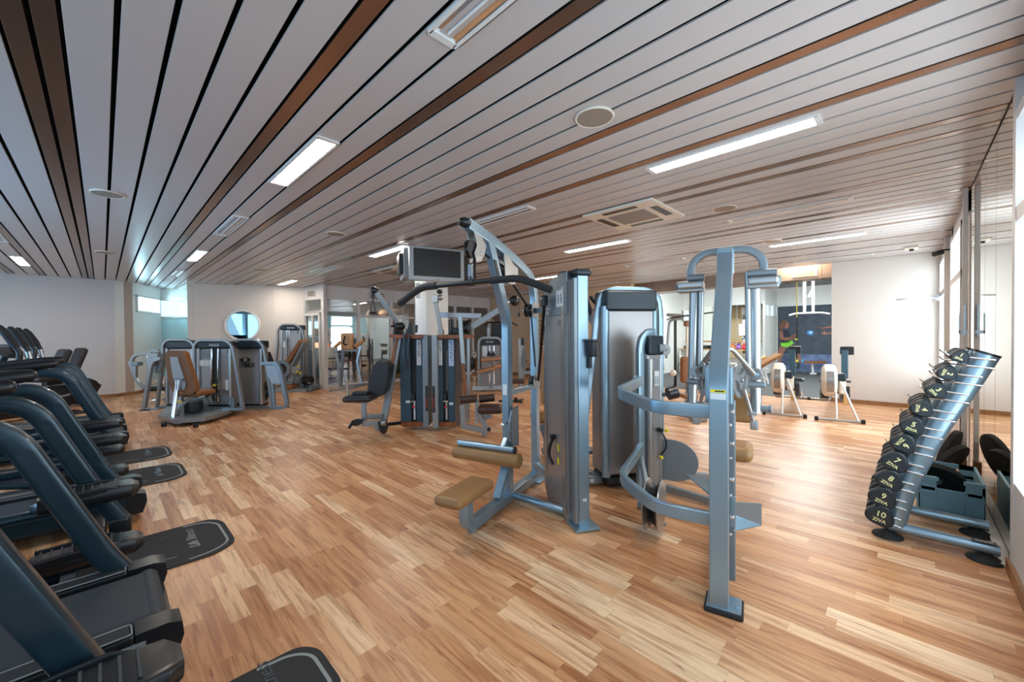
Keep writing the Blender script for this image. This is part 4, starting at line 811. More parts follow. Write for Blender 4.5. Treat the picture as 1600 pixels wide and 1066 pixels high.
def bike(xc, yc, lab):
    t = thing('recumbent_bike', lab, 'exercise bike', (xc, yc, 0), 0, 'recumbent bikes along the left wall')
    bx_, by_ = V((.83, .56, 0)).normalized(), V((-.56, .83, 0)).normalized(); P_ = lambda x, y, z: V((xc, yc, z))+bx_*x+by_*y
    part('backrest', MB().box(P_(.10, 0, .96), (.12, .26, .46), (bx_-UP*.38, by_, bx_*.38+UP), .055, 4), DARKLEA, t)
    part('seat', MB().box(P_(-.14, 0, .66), (.36, .40, .09), (bx_, by_, UP), .04, 4), DARKLEA, t); part('seat_carriage', MB().box(P_(-.02, 0, .58), (.24, .14, .14), (bx_, by_, UP), .03, 3).tube([P_(.02, 0, .6), P_(.06, 0, .85)], .025), BLACK, t)
    for s in (-1, 1): part('side_grip', MB().tube([P_(.0, s*.15, .58), P_(.0, s*.25, .62), P_(-.18, s*.26, .74)], .016, 10, .05), BLACK, t)
    part('body_shell', MB().prism([P_(.30, -.12, .50), P_(.42, -.12, .38), P_(.33, -.12, .22), P_(.0, -.12, .08), P_(-1.2, -.12, .05), P_(-1.4, -.12, .15), P_(-1.35, -.12, .55), P_(-1.1, -.12, .66), P_(-.9, -.12, .42), P_(-.5, -.12, .40), P_(-.1, -.12, .54)], by_*.24), BLACK, t)
    part('top_trim', MB().rtn([P_(-.25, 0, .52), P_(.22, 0, .55), P_(.36, 0, .46)], .2, .03, by_, .05), FRAMED, t)
    text('maker_lettering', 'Life Fitness', .07, t, P_(.0, -.1215, .33), bx_+UP*.2, UP-bx_*.2, LABEL, .0006, 0, .3)
    part('rear_foot', MB().lathe([(.02, 0), (.1, .0), (.11, .02), (.09, .045), (.03, .055)], P_(.16, -.28, 0), n=20).rtn([P_(.16, -.28, .04), P_(.16, .28, .04)], .07, .05, bx_).tube([P_(.16, 0, .05), P_(.05, 0, .14)], .05), RUBBER, t)
    part('console_mast', MB().rtn([P_(-1.15, 0, .6), P_(-.95, 0, 1.05)], .08, .09, by_), TREAD, t); part('console', MB().box(P_(-.9, 0, 1.15), (.08, .36, .26), (bx_+UP*.4, by_, UP-bx_*.4), .03, 3), BLACK, t)
bike(-.62, 10.9, 'black recumbent exercise bike, the nearer of two by the left wall'); bike(-.44, 12.0, 'black recumbent exercise bike, the one nearest the left wall')
# ================================================================ GREY SEATED MACHINES BY THE ROUND MIRROR
def fr(p): return depth(p)
def labelrows(q, x0, x1, ys, f):
    for y in ys: q.gb(x0, x1, y, y+.8, f, .004)
    return q
ab = thing('hip_abductor_machine', 'grey hip machine with tan angled backrest on a low platform', 'gym machine', tuple(G(300, 655)), YAW-math.pi/2)
pl = [G(247, 660), G(272, 668), G(320, 664), G(352, 655), G(384, 640), G(372, 632), G(330, 640), G(262, 646)]
part('platform', MB().prism([p+UP*.055 for p in pl], UP*.06), FRAMEN, ab)
for px, py in ((256, 668), (306, 669), (283, 663), (378, 641)): part('foot_pad', MB().cyl(G(px, py-1), G(px, py-1)+UP*.06, .035, 14), BLACK, ab)
f = 6.35
part('back_support', MB().gr([(270, 661, f-.1), (279, 594, f+.02)], .05, .055), CHROME, ab); part('support_bracket', MB().gb(272, 285, 592, 596, f, .06, .003), FRAMED, ab)
part('seat_column', MB().gr([(281, 664, f), (281, 620, f+.1)], .07, .09), FRAMEN, ab); part('curved_strut', MB().gt([(278, 650, f), (283, 634, f), (292, 626, f+.1), (304, 620, f+.2)], .028, .1), FRAMED, ab)
pad = [(258, 552), (262, 548), (284, 548), (289, 553), (304, 600), (305, 612), (297, 617), (284, 612), (270, 612), (264, 600), (257, 562)]
part('backrest', MB().prism([W(x, y, f+.05+.0*(y-550)) for x, y in pad], FH*.09), ORANGE, ab)
part('backrest_plate', MB().prism([W(x, y, f+.03) for x, y in [(265, 558), (277, 558), (290, 600), (288, 610), (277, 610), (270, 590)]], FH*.025), SHROUD, ab)
part('seat', MB().box(W(308, 614, f+.35), (.36, .42, .09), (RH, FH, UP), .04, 4), ORANGE, ab)
for px in (304, 320): part('thigh_pad', MB().box(W(px, 596, f+.75), (.10, .14, .22), (RH, FH, UP), .045, 4), ORANGE if px > 310 else BLACK, ab)
part('thigh_pad_post', MB().gt([(321, 606, f+.7), (321, 622, f+.7)], .02).gt([(312, 622, f+.6), (322, 619, f+.6), (332, 613, f+.6)], .018), STEEL, ab)
part('lever', MB().gt([(321, 620, f+.45), (328, 626, f+.45), (330, 632, f+.5)], .02, .05), FRAMED, ab); part('lever_grip', MB().gt([(322, 619, f+.5), (332, 613, f+.5)], .026), BLACK, ab)
part('cam_drum', MB().lathe([(.02, 0), (.17, 0), (.18, .02), (.18, .15), (.17, .17), (.02, .17)], W(297, 643, f+.35), n=30), HEAD, ab)
part('swing_arm', MB().gr([(303, 636, f+.5), (352, 631, f+.95)], .06, .06).gr([(300, 650, f+.4), (330, 646, f+.6)], .05, .03), FRAMED, ab)
part('adjust_pin', MB().cyl(W(284, 628, f-.02), W(277, 628, f-.04), .014), YELLOW, ab)
def seg_tower(t, x0, x1, f, ytop, yhead, ybot, lf, rf, stack=None, num=None, tag_='EAGLE', logo=False):
    """weight tower seen square on: frame feet x, panel, header"""
    d = .16
    part('side_frame', MB().gr([(lf, ybot+3, f), (x0-1, ytop+30, f), (x0-1, ytop+8, f), (x0+6, ytop, f), (x1-8, ytop, f), (x1+1, ytop+8, f), (x1+5, ytop+28, f), (rf, ybot+3, f)], .07, .042, .12), FRAMEN, t)
    part('weight_tower', MB().gb(x0+5, x1-1, yhead, ybot-4, f+.03, .22, .02), SHROUD, t)
    part('header', MB().gb(x0+1.5, x1+1, ytop+1.2, yhead, f-.02, .2, .03, 3), HEAD, t)
    part('tower_base', MB().gb(x0+4, x1, ybot-5, ybot, f+.04, .2, .01), BLACK, t)
    part('base_beam', MB().gr([(lf+1, ybot+.5, f+.03), (rf-1, ybot+.5, f+.03)], .07, .05), FRAMED, t)
    for x in (x0+5, x1-2): part('shroud_column', MB().gt([(x, yhead, f+.02), (x, ybot-4, f+.02)], .03, 0, 12), STEEL, t)
    if tag_: text('maker_lettering', tag_, .06, t, W((x0+x1)/2+1, (ytop+yhead)/2+1, f-.024), RH, UP, LABEL)
    if stack:
        a, b_ = stack
        part('stack_window', MB().gb(a, b_, yhead, ybot-10, f+.018, .02), BLACK, t)
        part('guide_rod', MB().gt([(a+.5, yhead, f+.005), (a+.5, ybot-10, f+.005)], .018), CHROME, t); part('guide_rod', MB().gt([(b_-.5, yhead, f+.005), (b_-.5, ybot-10, f+.005)], .018), CHROME, t)
        part('selector_head', MB().gb((a+b_)/2-2.5, (a+b_)/2+3, 598, 610, f+.0, .03, .01), BLACK, t); part('selector_pin', MB().cyl(W((a+b_)/2-1.5, 602, f), W((a+b_)/2-1.5, 602, f-.03), .022), YELLOW, t)
        q = MB()
        for k in range(7): q.cyl(W((a+b_)/2, 612+2.4*k, f+.016), W((a+b_)/2, 612+2.4*k, f+.010), .007, 6)
        part('stack_holes', q, LABEL, t)
        part('instruction_label', MB().gb(x0+7, a-2, yhead+18, yhead+27, f+.01, .01), LABEL, t)
        q = MB(); labelrows(q, x0+7, a-2, [yhead+3+1.6*k for k in range(8)], f+.012); part('instruction_print', q, LABGREY, t)
    if num: text('station_number', num, .07, t, W(x1-6, yhead+4, f+.012), RH, UP, BLACK, .0008, .002)
seg_tower(ab, 305, 362, 7.0, 532, 545, 637, 308, 380, (331, 342), '5')
part('warning_label', MB().gb(352, 357, 594, 610, 7.01, .01), LABEL, ab)
part('frame_joint', MB().gr([(365, 622, 6.95), (365, 640, 6.95)], .08, .06).gr([(350, 640, 6.9), (381, 640, 6.95)], .08, .05), FRAMED, ab)
t = thing('shoulder_press_machine', 'grey seated machine with rounded light blue arm levers beside the hip machine', 'gym machine', tuple(G(262, 640)), YAW-math.pi/2)
seg_tower(t, 256, 303, 7.75, 531, 545, 636, 245, 304, None, None, None)
part('back_label', MB().gb(288, 294, 549, 568, 7.77, .01), LABEL, t)
part('side_frame', MB().gr([(225, 641, 7.6), (236, 573, 7.6), (240, 564, 7.6), (252, 560, 7.6)], .07, .06, .15).gr([(223, 640, 7.6), (250, 640, 7.65)], .07, .06), FRAMEN, t)
part('frame_foot', MB().gb(217, 228, 641, 643, 7.5, .1), RUBBER, t, 'black rubber foot')
f = 7.7
part('lever_arm', MB().gr([(237, 553, f), (214, 554, f), (207, 560, f), (205, 570, f)], .06, .05, .12).gr([(205, 566, f), (209, 585, f), (216, 598, f), (226, 607, f)], .05, .05, .1), FRAMEN, t)
part('lever_plate', MB().gp([(199, 565), (216, 566), (212, 574), (212, 590), (206, 584)], f-.05, .05), FRAMEN, t)
part('lever_clamp', MB().gb(204, 215, 566, 572, f-.09, .12, .01), FRAMED, t)
part('cam_cover', MB().gp([(232, 552), (246, 553), (246, 562), (240, 565), (236, 572), (230, 573), (228, 562)], f-.08, .08), FRAMEN, t)
part('cam_cover', MB().prism([W(244+6.5*math.cos(a), 572+12*math.sin(a), f-.02) for a in [2*math.pi*i/20 for i in range(20)]], FH*.06), FRAMEN, t)
part('cam_wheel', MB().prism([W(240+7*math.cos(a), 551+5.5*math.sin(a), f+.1) for a in [2*math.pi*i/20 for i in range(20)]], FH*.06), FRAMEN, t)
part('decal', MB().gb(228.5, 231.5, 555, 560, f-.09, .01), LABEL, t)
part('foot_bar', MB().gt([(232, 604, f+.6), (245, 594, f+.6)], .015).gt([(247, 620, f+.9), (253, 618, f+.9), (256, 590, f+.9), (258, 588, f+.9)], .02, .08).gt([(238, 626, f+.9), (260, 624, f+.9)], .03), CHROME, t)
part('ankle_roller', MB().gt([(233, 608, f+.7), (262, 607, f+.7)], .05, 0, 12), BLACK, t)
t = thing('leg_curl_machine', 'grey machine with lettered steel back panel and side shield, beside the hip machine', 'gym machine', tuple(G(405, 638)), YAW-math.pi/2)
seg_tower(t, 360, 410, 7.45, 531, 545, 636, 366, 426, None, None, None)
f = 7.45
text('maker_lettering', 'CYBEX', .115, t, W(383, 571, f+.02), RH, UP, BLACK, .0008, .002, .2)
part('logo_ring', MB().prism([W(382+8*math.cos(a), 562+4.2*math.sin(a), f+.015) for a in [2*math.pi*i/24 for i in range(24)]], FH*.01), BLACK, t); part('logo_disc', MB().prism([W(383+3.4*math.cos(a), 562.3+3*math.sin(a), f+.012) for a in [2*math.pi*i/20 for i in range(20)]], FH*.01), SHROUD, t)
part('logo_stroke', MB().gp([(374, 559), (381, 557), (389, 558.5), (389, 559.5), (381, 558.5), (375, 561)], f+.008, .01), SHROUD, t)
part('rear_frame', MB().gr([(410, 568, 7.0), (432, 568, 7.0), (437, 575, 7.0), (450, 636, 7.0), (423, 638, 7.05)], .07, .06, .10).gr([(426, 600, 7.1), (429, 636, 7.1)], .05, .05), FRAMED, t)
part('side_shield', MB().gp([(414, 570), (432, 570), (437, 577), (439, 600), (424, 600), (418, 585)], 7.02, .03), SHROUD, t)
for x, y in ((421, 638), (449, 637)): part('foot_pad', MB().cyl(G(x, y), G(x, y)+UP*.025, .045, 14), FRAMED, t)
part('seat_pad', MB().box(W(409, 600, 7.7), (.35, .3, .12), (RH, FH, UP), .04, 4), BROWNLEA, t); part('seat_rail', MB().gr([(405, 612, 7.6), (423, 603, 7.6)], .05, .09).gr([(408, 636, 7.6), (424, 605, 7.6)], .05, .06), BLACK, t)
part('backrest', MB().gr([(413, 552, 7.8), (420, 570, 7.7)], .3, .07), BLACK, t)
# leg extension by the lobby door
t = thing('leg_extension_machine', 'grey leg machine with tan reclined backrest and round cams by the lobby door', 'gym machine', tuple(G(455, 612)), YAW-math.pi/2)
seg_tower(t, 435, 471, 10.4, 507, 516, 606, 427, 473, (448, 452), '4')
f = 9.9
part('platform', MB().gb(430, 478, 608, 615, f, .7, .01), FRAMEN, t)
part('platform_nose', MB().gp([(476, 609), (486, 604), (487, 610), (478, 615)], f+.1, .5), FRAMED, t)
part('housing', MB().gp([(445, 596), (455, 588), (468, 580), (474, 575), (474, 608), (446, 608)], f+.3, .3), FRAMEN, t)
part('backrest', MB().gr([(454, 565, f+.1), (475, 533, f+.1)], .34, .12, 0, .03), ORANGE, t)
part('back_frame', MB().gr([(458, 572, f+.05), (477, 536, f+.05)], .22, .05), FRAMED, t)
part('seat', MB().box(W(453, 604, f+.1), (.26, .3, .14), (RH, FH, UP), .05, 4), ORANGE, t)
def gring(cx_, cy_, ro, ri, f, th, sx=1):
    n = 28; q = MB(); vs = []
    for dd in (0, th):
        for r in (ro, ri): vs += [W(cx_+sx*r*math.cos(2*math.pi*i/n), cy_+r*math.sin(2*math.pi*i/n), f)+FH*dd for i in range(n)]
    fs = []
    for i in range(n):
        j = (i+1) % n; fs += [[i, j, n+j, n+i], [2*n+i, 3*n+i, 3*n+j, 2*n+j], [i, 2*n+i, 2*n+j, j], [n+i, n+j, 3*n+j, 3*n+i]]
    return q.add(vs, fs)
part('cam_ring', gring(439, 577, 14, 9, f-.1, .08), FRAMED, t); part('cam_cover', gring(439, 577, 9, 1.5, f-.05, .03), BLACK, t); part('cam_ring', gring(451, 592, 9.5, 6, f-.02, .08, .8), FRAMED, t)
part('lever_shell', MB().ell(W(480, 594, f+.35), (.17, .2, .13)), BLACK, t); part('lever_bar', MB().gt([(469, 596, f+.2), (486, 599, f+.2)], .012), CHROME, t)
for x, y in ((466, 573), (469, 583), (464, 581)): part('adjust_knob', MB().cyl(W(x, y, f+.2), W(x, y, f+.14), .03, 12), YELLOW, t)
# ---------------------------------------------------------------- dip station in front of the reception
t = thing('dip_station', 'grey knee raise and dip tower with tan pads before the glass partition', 'gym machine', tuple(G(545, 608)), YAW-math.pi/2)
f = 9.7
part('upright', MB().gr([(524, 541, f-.1), (528, 565, f-.1), (531, 602, f-.1)], .06, .05).gr([(564, 541, f-.1), (558, 565, f-.1), (565, 599, f-.1)], .06, .05), STEEL, t)
part('upright', MB().gr([(536, 548, f), (533, 604, f)], .06, .06).gr([(564, 541, f+.1), (560, 570, f+.1)], .05, .05), FRAMED, t)
part('base_frame', MB().gr([(515, 611, f-.05), (553, 606, f+.1), (575, 600, f+.6)], .06, .04).gr([(533, 604, f), (575, 600, f+.6)], .05, .05), FRAMED, t)
part('cross_bar', MB().gr([(530, 548, f), (560, 548, f)], .05, .04), FRAMED, t)
part('step', MB().gt([(540, 603, f-.2), (543, 603.5, f-.25), (543.5, 619, f-.35)], .035, .04), STEEL, t)
part('back_pad', MB().gb(532, 551, 521, 547, f-.06, .08, .03, 3), LWOOD, t, 'tan leather back pad')
part('elbow_pad', MB().gr([(523, 543, f-.3), (533, 534, f-.05)], .12, .06, 0, .02), LWOOD, t); part('elbow_pad', MB().gr([(555, 541, f-.05), (569, 532, f-.3)], .12, .07, 0, .02), LWOOD, t)
part('arm_grip', MB().gt([(536, 538, f-.4), (539, 525, f-.4)], .02).gt([(567, 526, f-.4), (570, 532, f-.4)], .02).gt([(538, 538, f-.35), (542, 539, f-.35)], .02), BLACK, t)
# ================================================================ MULTI STATION GYM ROUND THE COLUMN
t = mg = thing('multi_station_gym', 'navy multi station cable gym with cherry wood caps below the televisions', 'gym machine', tuple(G(668, 664)), YAW-math.pi/2)
f = 5.75
for x0, x1, s0, s1 in ((625, 660, 642, 650), (684, 711, 692, 700)):
    part('weight_tower', MB().gb(x0, s0, 529, 660, f, .3, .01).gb(s1, x1, 529, 660, f, .3, .01), NAVY, t)
    part('stack_window', MB().gb(s0-.5, s1+.5, 529, 658, f+.05, .2), BLACK, t)
    part('wood_base', MB().gp([(x0, 660), (x1, 660), (x1, 667), (x0+5, 667.5), (x0, 664)], f-.03, .3), WOOD, t)
    part('stack_label', MB().gb(s0+4.5, s1-1, 628, 656, f+.03, .02), LABEL, t); part('weight_carriage', MB().gb(s0+.5, s1-2, 615, 628, f+.0, .08, .01), HEAD, t)
    part('carriage_bar', MB().gt([(s0+1, 627.5, f-.02), (s1, 627.5, f-.02)], .012), CHROME, t)
    part('carriage_knob', MB().cyl(W(s0+4, 636, f+.04), W(s0+4, 636, f-.01), .02), RED, t)
part('tower_side', MB().prism([W(711, 529, f), W(711, 664, f), W(721, 667, f+.45), W(721, 529, f+.45)], FH*.05), mat('navy_side_shaded', (.012, .025, .04), .4, .2), t)  # darker copy of the tower navy, shade of the receding side in its colour
part('wood_cap', MB().gp([(608, 523), (660, 523), (660, 529), (616, 529), (608, 527)], f-.15, .5), WOOD, t); part('wood_cap', MB().gp([(684, 523), (733, 523), (736, 525), (734, 529), (684, 529)], f-.15, .5), WOOD, t)
part('side_fin', MB().gb(660, 669, 524, 667, f-.1, .4, .012), FRAMED, t); part('side_fin', MB().gb(675, 684, 524, 669, f-.1, .4, .012), FRAMEN, t)
part('fin_panel', MB().gb(665, 668.5, 603, 643, f-.105, .02), BLACK, t); part('fin_panel', MB().gb(676, 679.5, 604, 645, f-.105, .02), BLACK, t)
text('maker_lettering', 'HUMAN', .04, t, W(666.7, 630, f-.107), UP, -RH, RED); text('maker_lettering', 'HUMAN', .04, t, W(677.8, 630, f-.107), UP, -RH, RED)
part('station_sign', MB().gb(651, 658, 531, 571, f-.005, .02), LABEL, t); text('station_lettering', 'ARM CURL', .045, t, W(654.5, 546, f-.007), UP, -RH, BLACK)
part('station_sign', MB().gb(685, 691, 531, 571, f-.005, .02), LABEL, t); text('station_lettering', 'LAT', .045, t, W(688, 544, f-.007), UP, -RH, BLACK)
part('exercise_chart', MB().gb(701, 709, 531, 572, f-.005, .02), mat('pale_blue_chart', (.42, .55, .72), .5), t)
q = MB()
for k in range(8): q.gb(702.5+(k % 2)*2, 706+(k % 2), 534+4*k, 536+4*k, f-.008, .004)
part('chart_print', q, LABGREY, t)
part('stack_sticker', MB().gb(634, 641, 626, 630, f-.005, .02), LABEL, t); part('stack_sticker', MB().gb(702, 708, 629, 633, f-.005, .02), LABEL, t)
q = MB()
for k in range(30): q.cyl(W(698.5, 548+2.1*k, f+.045), W(698.5, 548+2.1*k, f+.03), .006, 6)
part('stack_holes', q, LABEL, t)
part('towel_strap', MB().gt([(632, 522, f-.2), (632, 560, f-.2), (637, 575, f-.2), (641, 574, f-.2), (638, 555, f-.2), (640, 524, f-.2)], .02, .1), BLACK, t)
part('bench_strut', MB().gr([(600, 657, f-.1), (623, 529, f)], .06, .09), FRAMEN, t); part('wood_strip', MB().gr([(608, 586, f-.12), (621, 529, f-.02)], .05, .04), WOOD, t)
bp = [(576, 594), (583, 572), (590, 565), (602, 566), (607, 573), (605, 590), (600, 612), (593, 620), (583, 617), (574, 612)]
part('backrest', MB().prism([W(x, y, f-.35) for x, y in bp], FH*.36), DARKLEA, t)
part('seat', MB().box(W(564, 621.5, f-.4), (.36, .40, .085), (RH, FH, UP), .04, 4), DARKLEA, t); part('seat_buckle', MB().box(W(565, 614.5, f-.4), (.20, .16, .05), (RH, FH, UP), .015), BLACK, t)
part('seat_post', MB().gr([(569, 626, f-.3), (569, 658, f-.3)], .06, .06), STEEL, t)
part('station_frame', MB().gr([(566, 662, f-.35), (592, 662, f-.3)], .07, .07).gr([(571, 651, f-.25), (598, 651, f-.15)], .06, .07).gb(585, 592, 662, 674, f-.3, .08, .01), FRAMEN, t)
part('cable_pulley', MB().prism([W(556+8*math.cos(a), 661+5*math.sin(a), f-.45) for a in [2*math.pi*i/18 for i in range(18)]], FH*.08).gt([(550, 662, f-.45), (545, 669, f-.45)], .02), BLACK, t)
part('ankle_pulley', MB().gp([(590, 660), (600, 659), (603, 668), (600, 679), (594, 676)], f-.5, .12).gt([(602, 664, f-.4), (625, 661, f-.1)], .025), BLACK, t); part('pulley_roll', MB().gt([(596, 661, f-.5), (603, 661, f-.5)], .04), STEEL, t)
part('pulley_arm', MB().gr([(589, 458, f-.1), (622, 505, f)], .06, .065), STEEL, t)
part('pulley_head', MB().ell(W(585, 454, f-.1), (.055, .05, .055)).gt([(585, 454, f-.1), (582, 466, f-.1)], .02).gt([(585, 451, f-.1), (593, 452, f-.1)], .012), BLACK, t)
part('pulley_head', MB().ell(W(625, 510, f), (.08, .07, .065)).gp([(634, 523), (640, 503), (643, 505), (646, 523)], f, .06).gt([(611, 510, f), (618, 508, f)], .015).gt([(650, 520, f), (651, 508, f)], .02), BLACK, t)
part('handle_strap', MB().gt([(583, 466, f-.1), (578, 488, f-.1)], .006).gt([(583, 466, f-.1), (587, 488, f-.1)], .006).gt([(577, 489, f-.1), (588, 489, f-.1)], .016), BLACK, t)
part('lat_upright', MB().gr([(680, 470, f+.1), (689, 518, f+.1)], .06, .06).gb(684, 692, 515, 524, f+.05, .1), SHROUD, t)
part('lat_pulley_head', MB().gb(675, 684, 461, 473, f+.05, .1, .01).ell(W(688, 465, f+.1), (.045, .04, .045)), STEEL, t); part('lat_pulley_wheel', MB().ell(W(687, 456, f+.1), (.05, .03, .035)), BLACK, t)
part('long_beam', MB().gr([(686, 492, f+.35), (752, 494, f+.2)], .07, .075, 0, .004), SHROUD, t)
part('lever_post', MB().gr([(719, 495, f-.15), (724, 570, f-.15)], .05, .055), STEEL, t); part('lever_wood', MB().gr([(723, 568, f-.17), (727, 617, f-.17)], .05, .045), WOOD, t)
part('support_post', MB().gr([(732, 529, f), (732, 660, f)], .05, .04).gr([(726, 616, f-.12), (730, 660, f-.12)], .05, .05), STEEL, t)
part('press_arm', MB().gr([(733, 514, f+.1), (780, 484, f+.1)], .07, .085), FRAMEN, t)
part('press_wheel', MB().ell(W(729, 513, f), (.07, .06, .08)).gt([(722, 506, f), (736, 500, f)], .02).ell(W(804, 470, f+.1), (.085, .07, .08)), BLACK, t)
part('hub_chrome', MB().ell(W(795, 472, f+.1), (.025, .03, .035)), CHROME, t)
part('hanging_toggle', MB().gt([(811, 476, f+.1), (811, 489, f+.1)], .004).gb(809, 813, 489, 495, f+.1, .04, .01), BLACK, t)
part('cable_hardware', MB().gb(700, 716, 512, 523, f+.1, .1, .02).gt([(705, 498, f+.1), (705, 520, f+.1)], .02), BLACK, t)
f = 5.35
part('row_seat', MB().box(W(766, 639, f), (.33, .30, .10), (RH, FH, UP), .045, 4), BROWNLEA, t)
part('knee_roller', MB().gt([(720, 625, f), (745, 623, f)], .052, 0, 14).gt([(749, 624, f+.1), (773, 621, f+.1)], .052, 0, 14), BROWNLEA, t)
part('row_frame', MB().gr([(722, 633, f), (724, 666, f), (757, 673, f)], .06, .065).gr([(747, 646, f), (760, 668, f), (756, 681, f)], .06, .065).gr([(745, 625, f), (745, 648, f)], .05, .05).gp([(748, 645), (770, 650), (765, 655), (757, 657)], f, .05), FRAMEN, t)
part('row_post', MB().gr([(745, 648, f), (745, 662, f)], .05, .05), STEEL, t); part('frame_knob', MB().ell(W(764, 671, f-.02), (.03, .03, .03)), BLACK, t)
# ---------------------------------------------------------------- televisions round the column
A1 = YAW-math.pi/2
TVS = mat('television_silver', (.34, .36, .38), .4, .4)
TVSCR = mat('television_screen', (.006, .007, .010), .38)
def tv(c, ang, w_, h_, lab, cat_='television'):
    c = V(c); X = V((math.cos(ang), math.sin(ang), 0)); Y = V((-math.sin(ang), math.cos(ang), 0))
    t = thing('television', lab, cat_, tuple(c-UP*h_/2), ang, 'flat televisions hung round the column')
    part('housing', MB().box(c+Y*.04, (w_, .08, h_), (X, Y, UP), .012, 3), TVS if 'silver' in lab or 'pale' in lab else BLACK, t)
    part('screen', MB().box(c-Y*.002+UP*.018, (w_*.86, .006, h_*.80), (X, Y, UP), .002), TVSCR, t)
    part('rear_cover', MB().box(c+Y*.10, (w_*.7, .08, h_*.7), (X, Y, UP), .03, 3), BLACK, t)
    return t
c1 = W(684, 413.5, 5.95)
t1 = tv(c1, A1+math.radians(27), .83, .50, 'wide flat television with silver frame facing the treadmills')
part('maker_badge', MB().box(c1-V((-math.sin(A1+.471), math.cos(A1+.471), 0))*.004-UP*.225, (.04, .004, .006), (V((math.cos(A1+.471), math.sin(A1+.471), 0)), V((-math.sin(A1+.471), math.cos(A1+.471), 0)), UP)), BLACK, t1)
tv(W(636, 414, 6.3), A1+math.radians(112), .46, .46, 'flat television seen edge-on with pale rim left of the silver television')
tv(W(733, 420, 6.55), A1+math.radians(60), .40, .40, 'black flat television seen edge-on behind the pulldown pulley')
t = thing('television_mount', 'dark steel ceiling mount carrying the televisions at the column', 'mount', tuple(W(672, 400, 6.35)))
part('pole', MB().cyl(W(675, 388, 6.3), V((W(675, 388, 6.3).x, W(675, 388, 6.3).y, H-.003)), .03), BLACK, t); part('bracket', MB().tube([W(640, 415, 6.3), W(676, 410, 6.3), W(725, 418, 6.4)], .022), BLACK, t)
part('swivel_arm', MB().cyl(W(675, 410, 6.3), W(684, 412, 6.12), .02), BLACK, t)
part('cable_loop', MB().gt([(645, 420, 5.98), (640, 414, 5.98), (641, 407, 5.98), (646, 405, 5.98)], .008, .05), WHITE, t, 'white cable loop')
t = thing('wall_box', 'white cable box on the column below the television', 'box', tuple(W(654, 470, 6.2)))
part('cover', MB().gb(649, 656, 442, 466, 6.42, .06, .01), WHITE, t)
# ================================================================ ROWING MACHINES
def rower(px, pts, lab):
    """front bar ends, front column foot, rear"""
    (xa, ya), (xb, yb) = pts; A_, B_ = G(xa, ya), G(xb, yb); o = (A_+B_)/2
    t = thing('rowing_machine', lab, 'rowing machine', tuple(o), 0, 'rowing machines before the studio')
    Y = (A_-B_).normalized(); X = V((-Y.y, Y.x, 0))*-1
    if X.x < 0: X = -X
    P_ = lambda x, y, z: o+X*x+Y*y+UP*z
    part('front_foot', MB().tube([P_(0, .26, .03), P_(0, -.26, .03)], .018, 10), STEEL, t)
    for s in (1, -1): part('foot_cap', MB().box(P_(0, s*.275, .035), (.055, .05, .065), (X, Y, UP), .01), BLACK, t)
    part('front_leg', MB().gt([], .01) if 0 else MB().tube([P_(0, .03, .04), P_(.16, .03, .58)], .016, 10).tube([P_(0, -.22, .04), P_(.16, -.03, .60)], .016, 10), ALU, t)
    part('flywheel_housing', MB().lathe([(.02, -.09), (.20, -.09), (.245, -.06), (.255, 0), (.245, .06), (.20, .09), (.02, .09)], P_(.28, .10, .60), Y, 30), CREAM, t)
    part('housing_vent', MB().prism([P_(.28-.258*math.cos(a)-.0, .055, .60+.258*math.sin(a)) for a in [math.radians(d) for d in (-38, -20, 0, 20, 38)]]+[P_(.28-.20, .055, .60+.16), P_(.28-.20, .055, .60-.16)], Y*.09), mat('perforated_vent_%d' % int(px), (.30, .30, .30), .35, .8), t, 'perforated metal vent')
    part('chain_box', MB().box(P_(.22, -.05, .66), (.13, .10, .12), (X, Y, UP), .02), HEAD, t); part('side_cover', MB().box(P_(.32, -.06, .56), (.20, .09, .34), (X, Y, UP), .04, 3), CREAM, t)
    part('monitor_arm', MB().box(P_(.26, -.09, .86), (.035, .085, .44), (V((1, 0, -.08)), Y, UP), .01), NAVY, t)
    part('monitor', MB().box(P_(.29, -.12, 1.07), (.06, .17, .13), (X, Y, UP), .015), BLACK, t)
    part('slide_rail', MB().rtn([P_(.35, .0, .42), P_(2.3, .0, .34)], .09, .06, Y), BLACK, t)
    part('foot_stretcher', MB().prism([P_(.45, -.17, .50), P_(.80, -.17, .34), P_(.74, -.17, .20), P_(.40, -.17, .30)], Y*.10).prism([P_(.45, .09, .50), P_(.80, .09, .34), P_(.74, .09, .20), P_(.40, .09, .30)], Y*.10), BLACK, t)
    part('wood_footplate', MB().box(P_(.22, -.10, .32), (.02, .06, .17), (V((1, 0, -.3)), Y, UP), .006), LWOOD, t)
    part('seat', MB().box(P_(1.35, -.02, .48), (.26, .36, .05), (X, Y, UP), .02, 3), NAVY, t); part('seat_carriage', MB().box(P_(1.35, 0, .42), (.2, .12, .06), (X, Y, UP), .01), BLACK, t)
    part('handle', MB().tube([P_(.62, -.2, .56), P_(.60, 0, .57), P_(.62, .2, .56)], .016), BLACK, t)
    part('rear_leg', MB().tube([P_(2.2, -.02, .33), P_(2.3, -.12, .05)], .018, 10), ALU, t); part('rear_foot', MB().tube([P_(2.3, .28, .03), P_(2.3, -.26, .03)], .018, 10), STEEL, t)
    for s in (1, -1): part('foot_cap', MB().box(P_(2.3, s*.27, .03), (.055, .06, .06), (X, Y, UP), .01), BLACK, t)
rower(1312, [(1278, 657), (1346, 663)], 'rowing machine in front of the white end wall, black monitor on top'); rower(1225, [(1196, 648), (1256, 654)], 'rowing machine in front of the dark mural, farther from the garden doors')
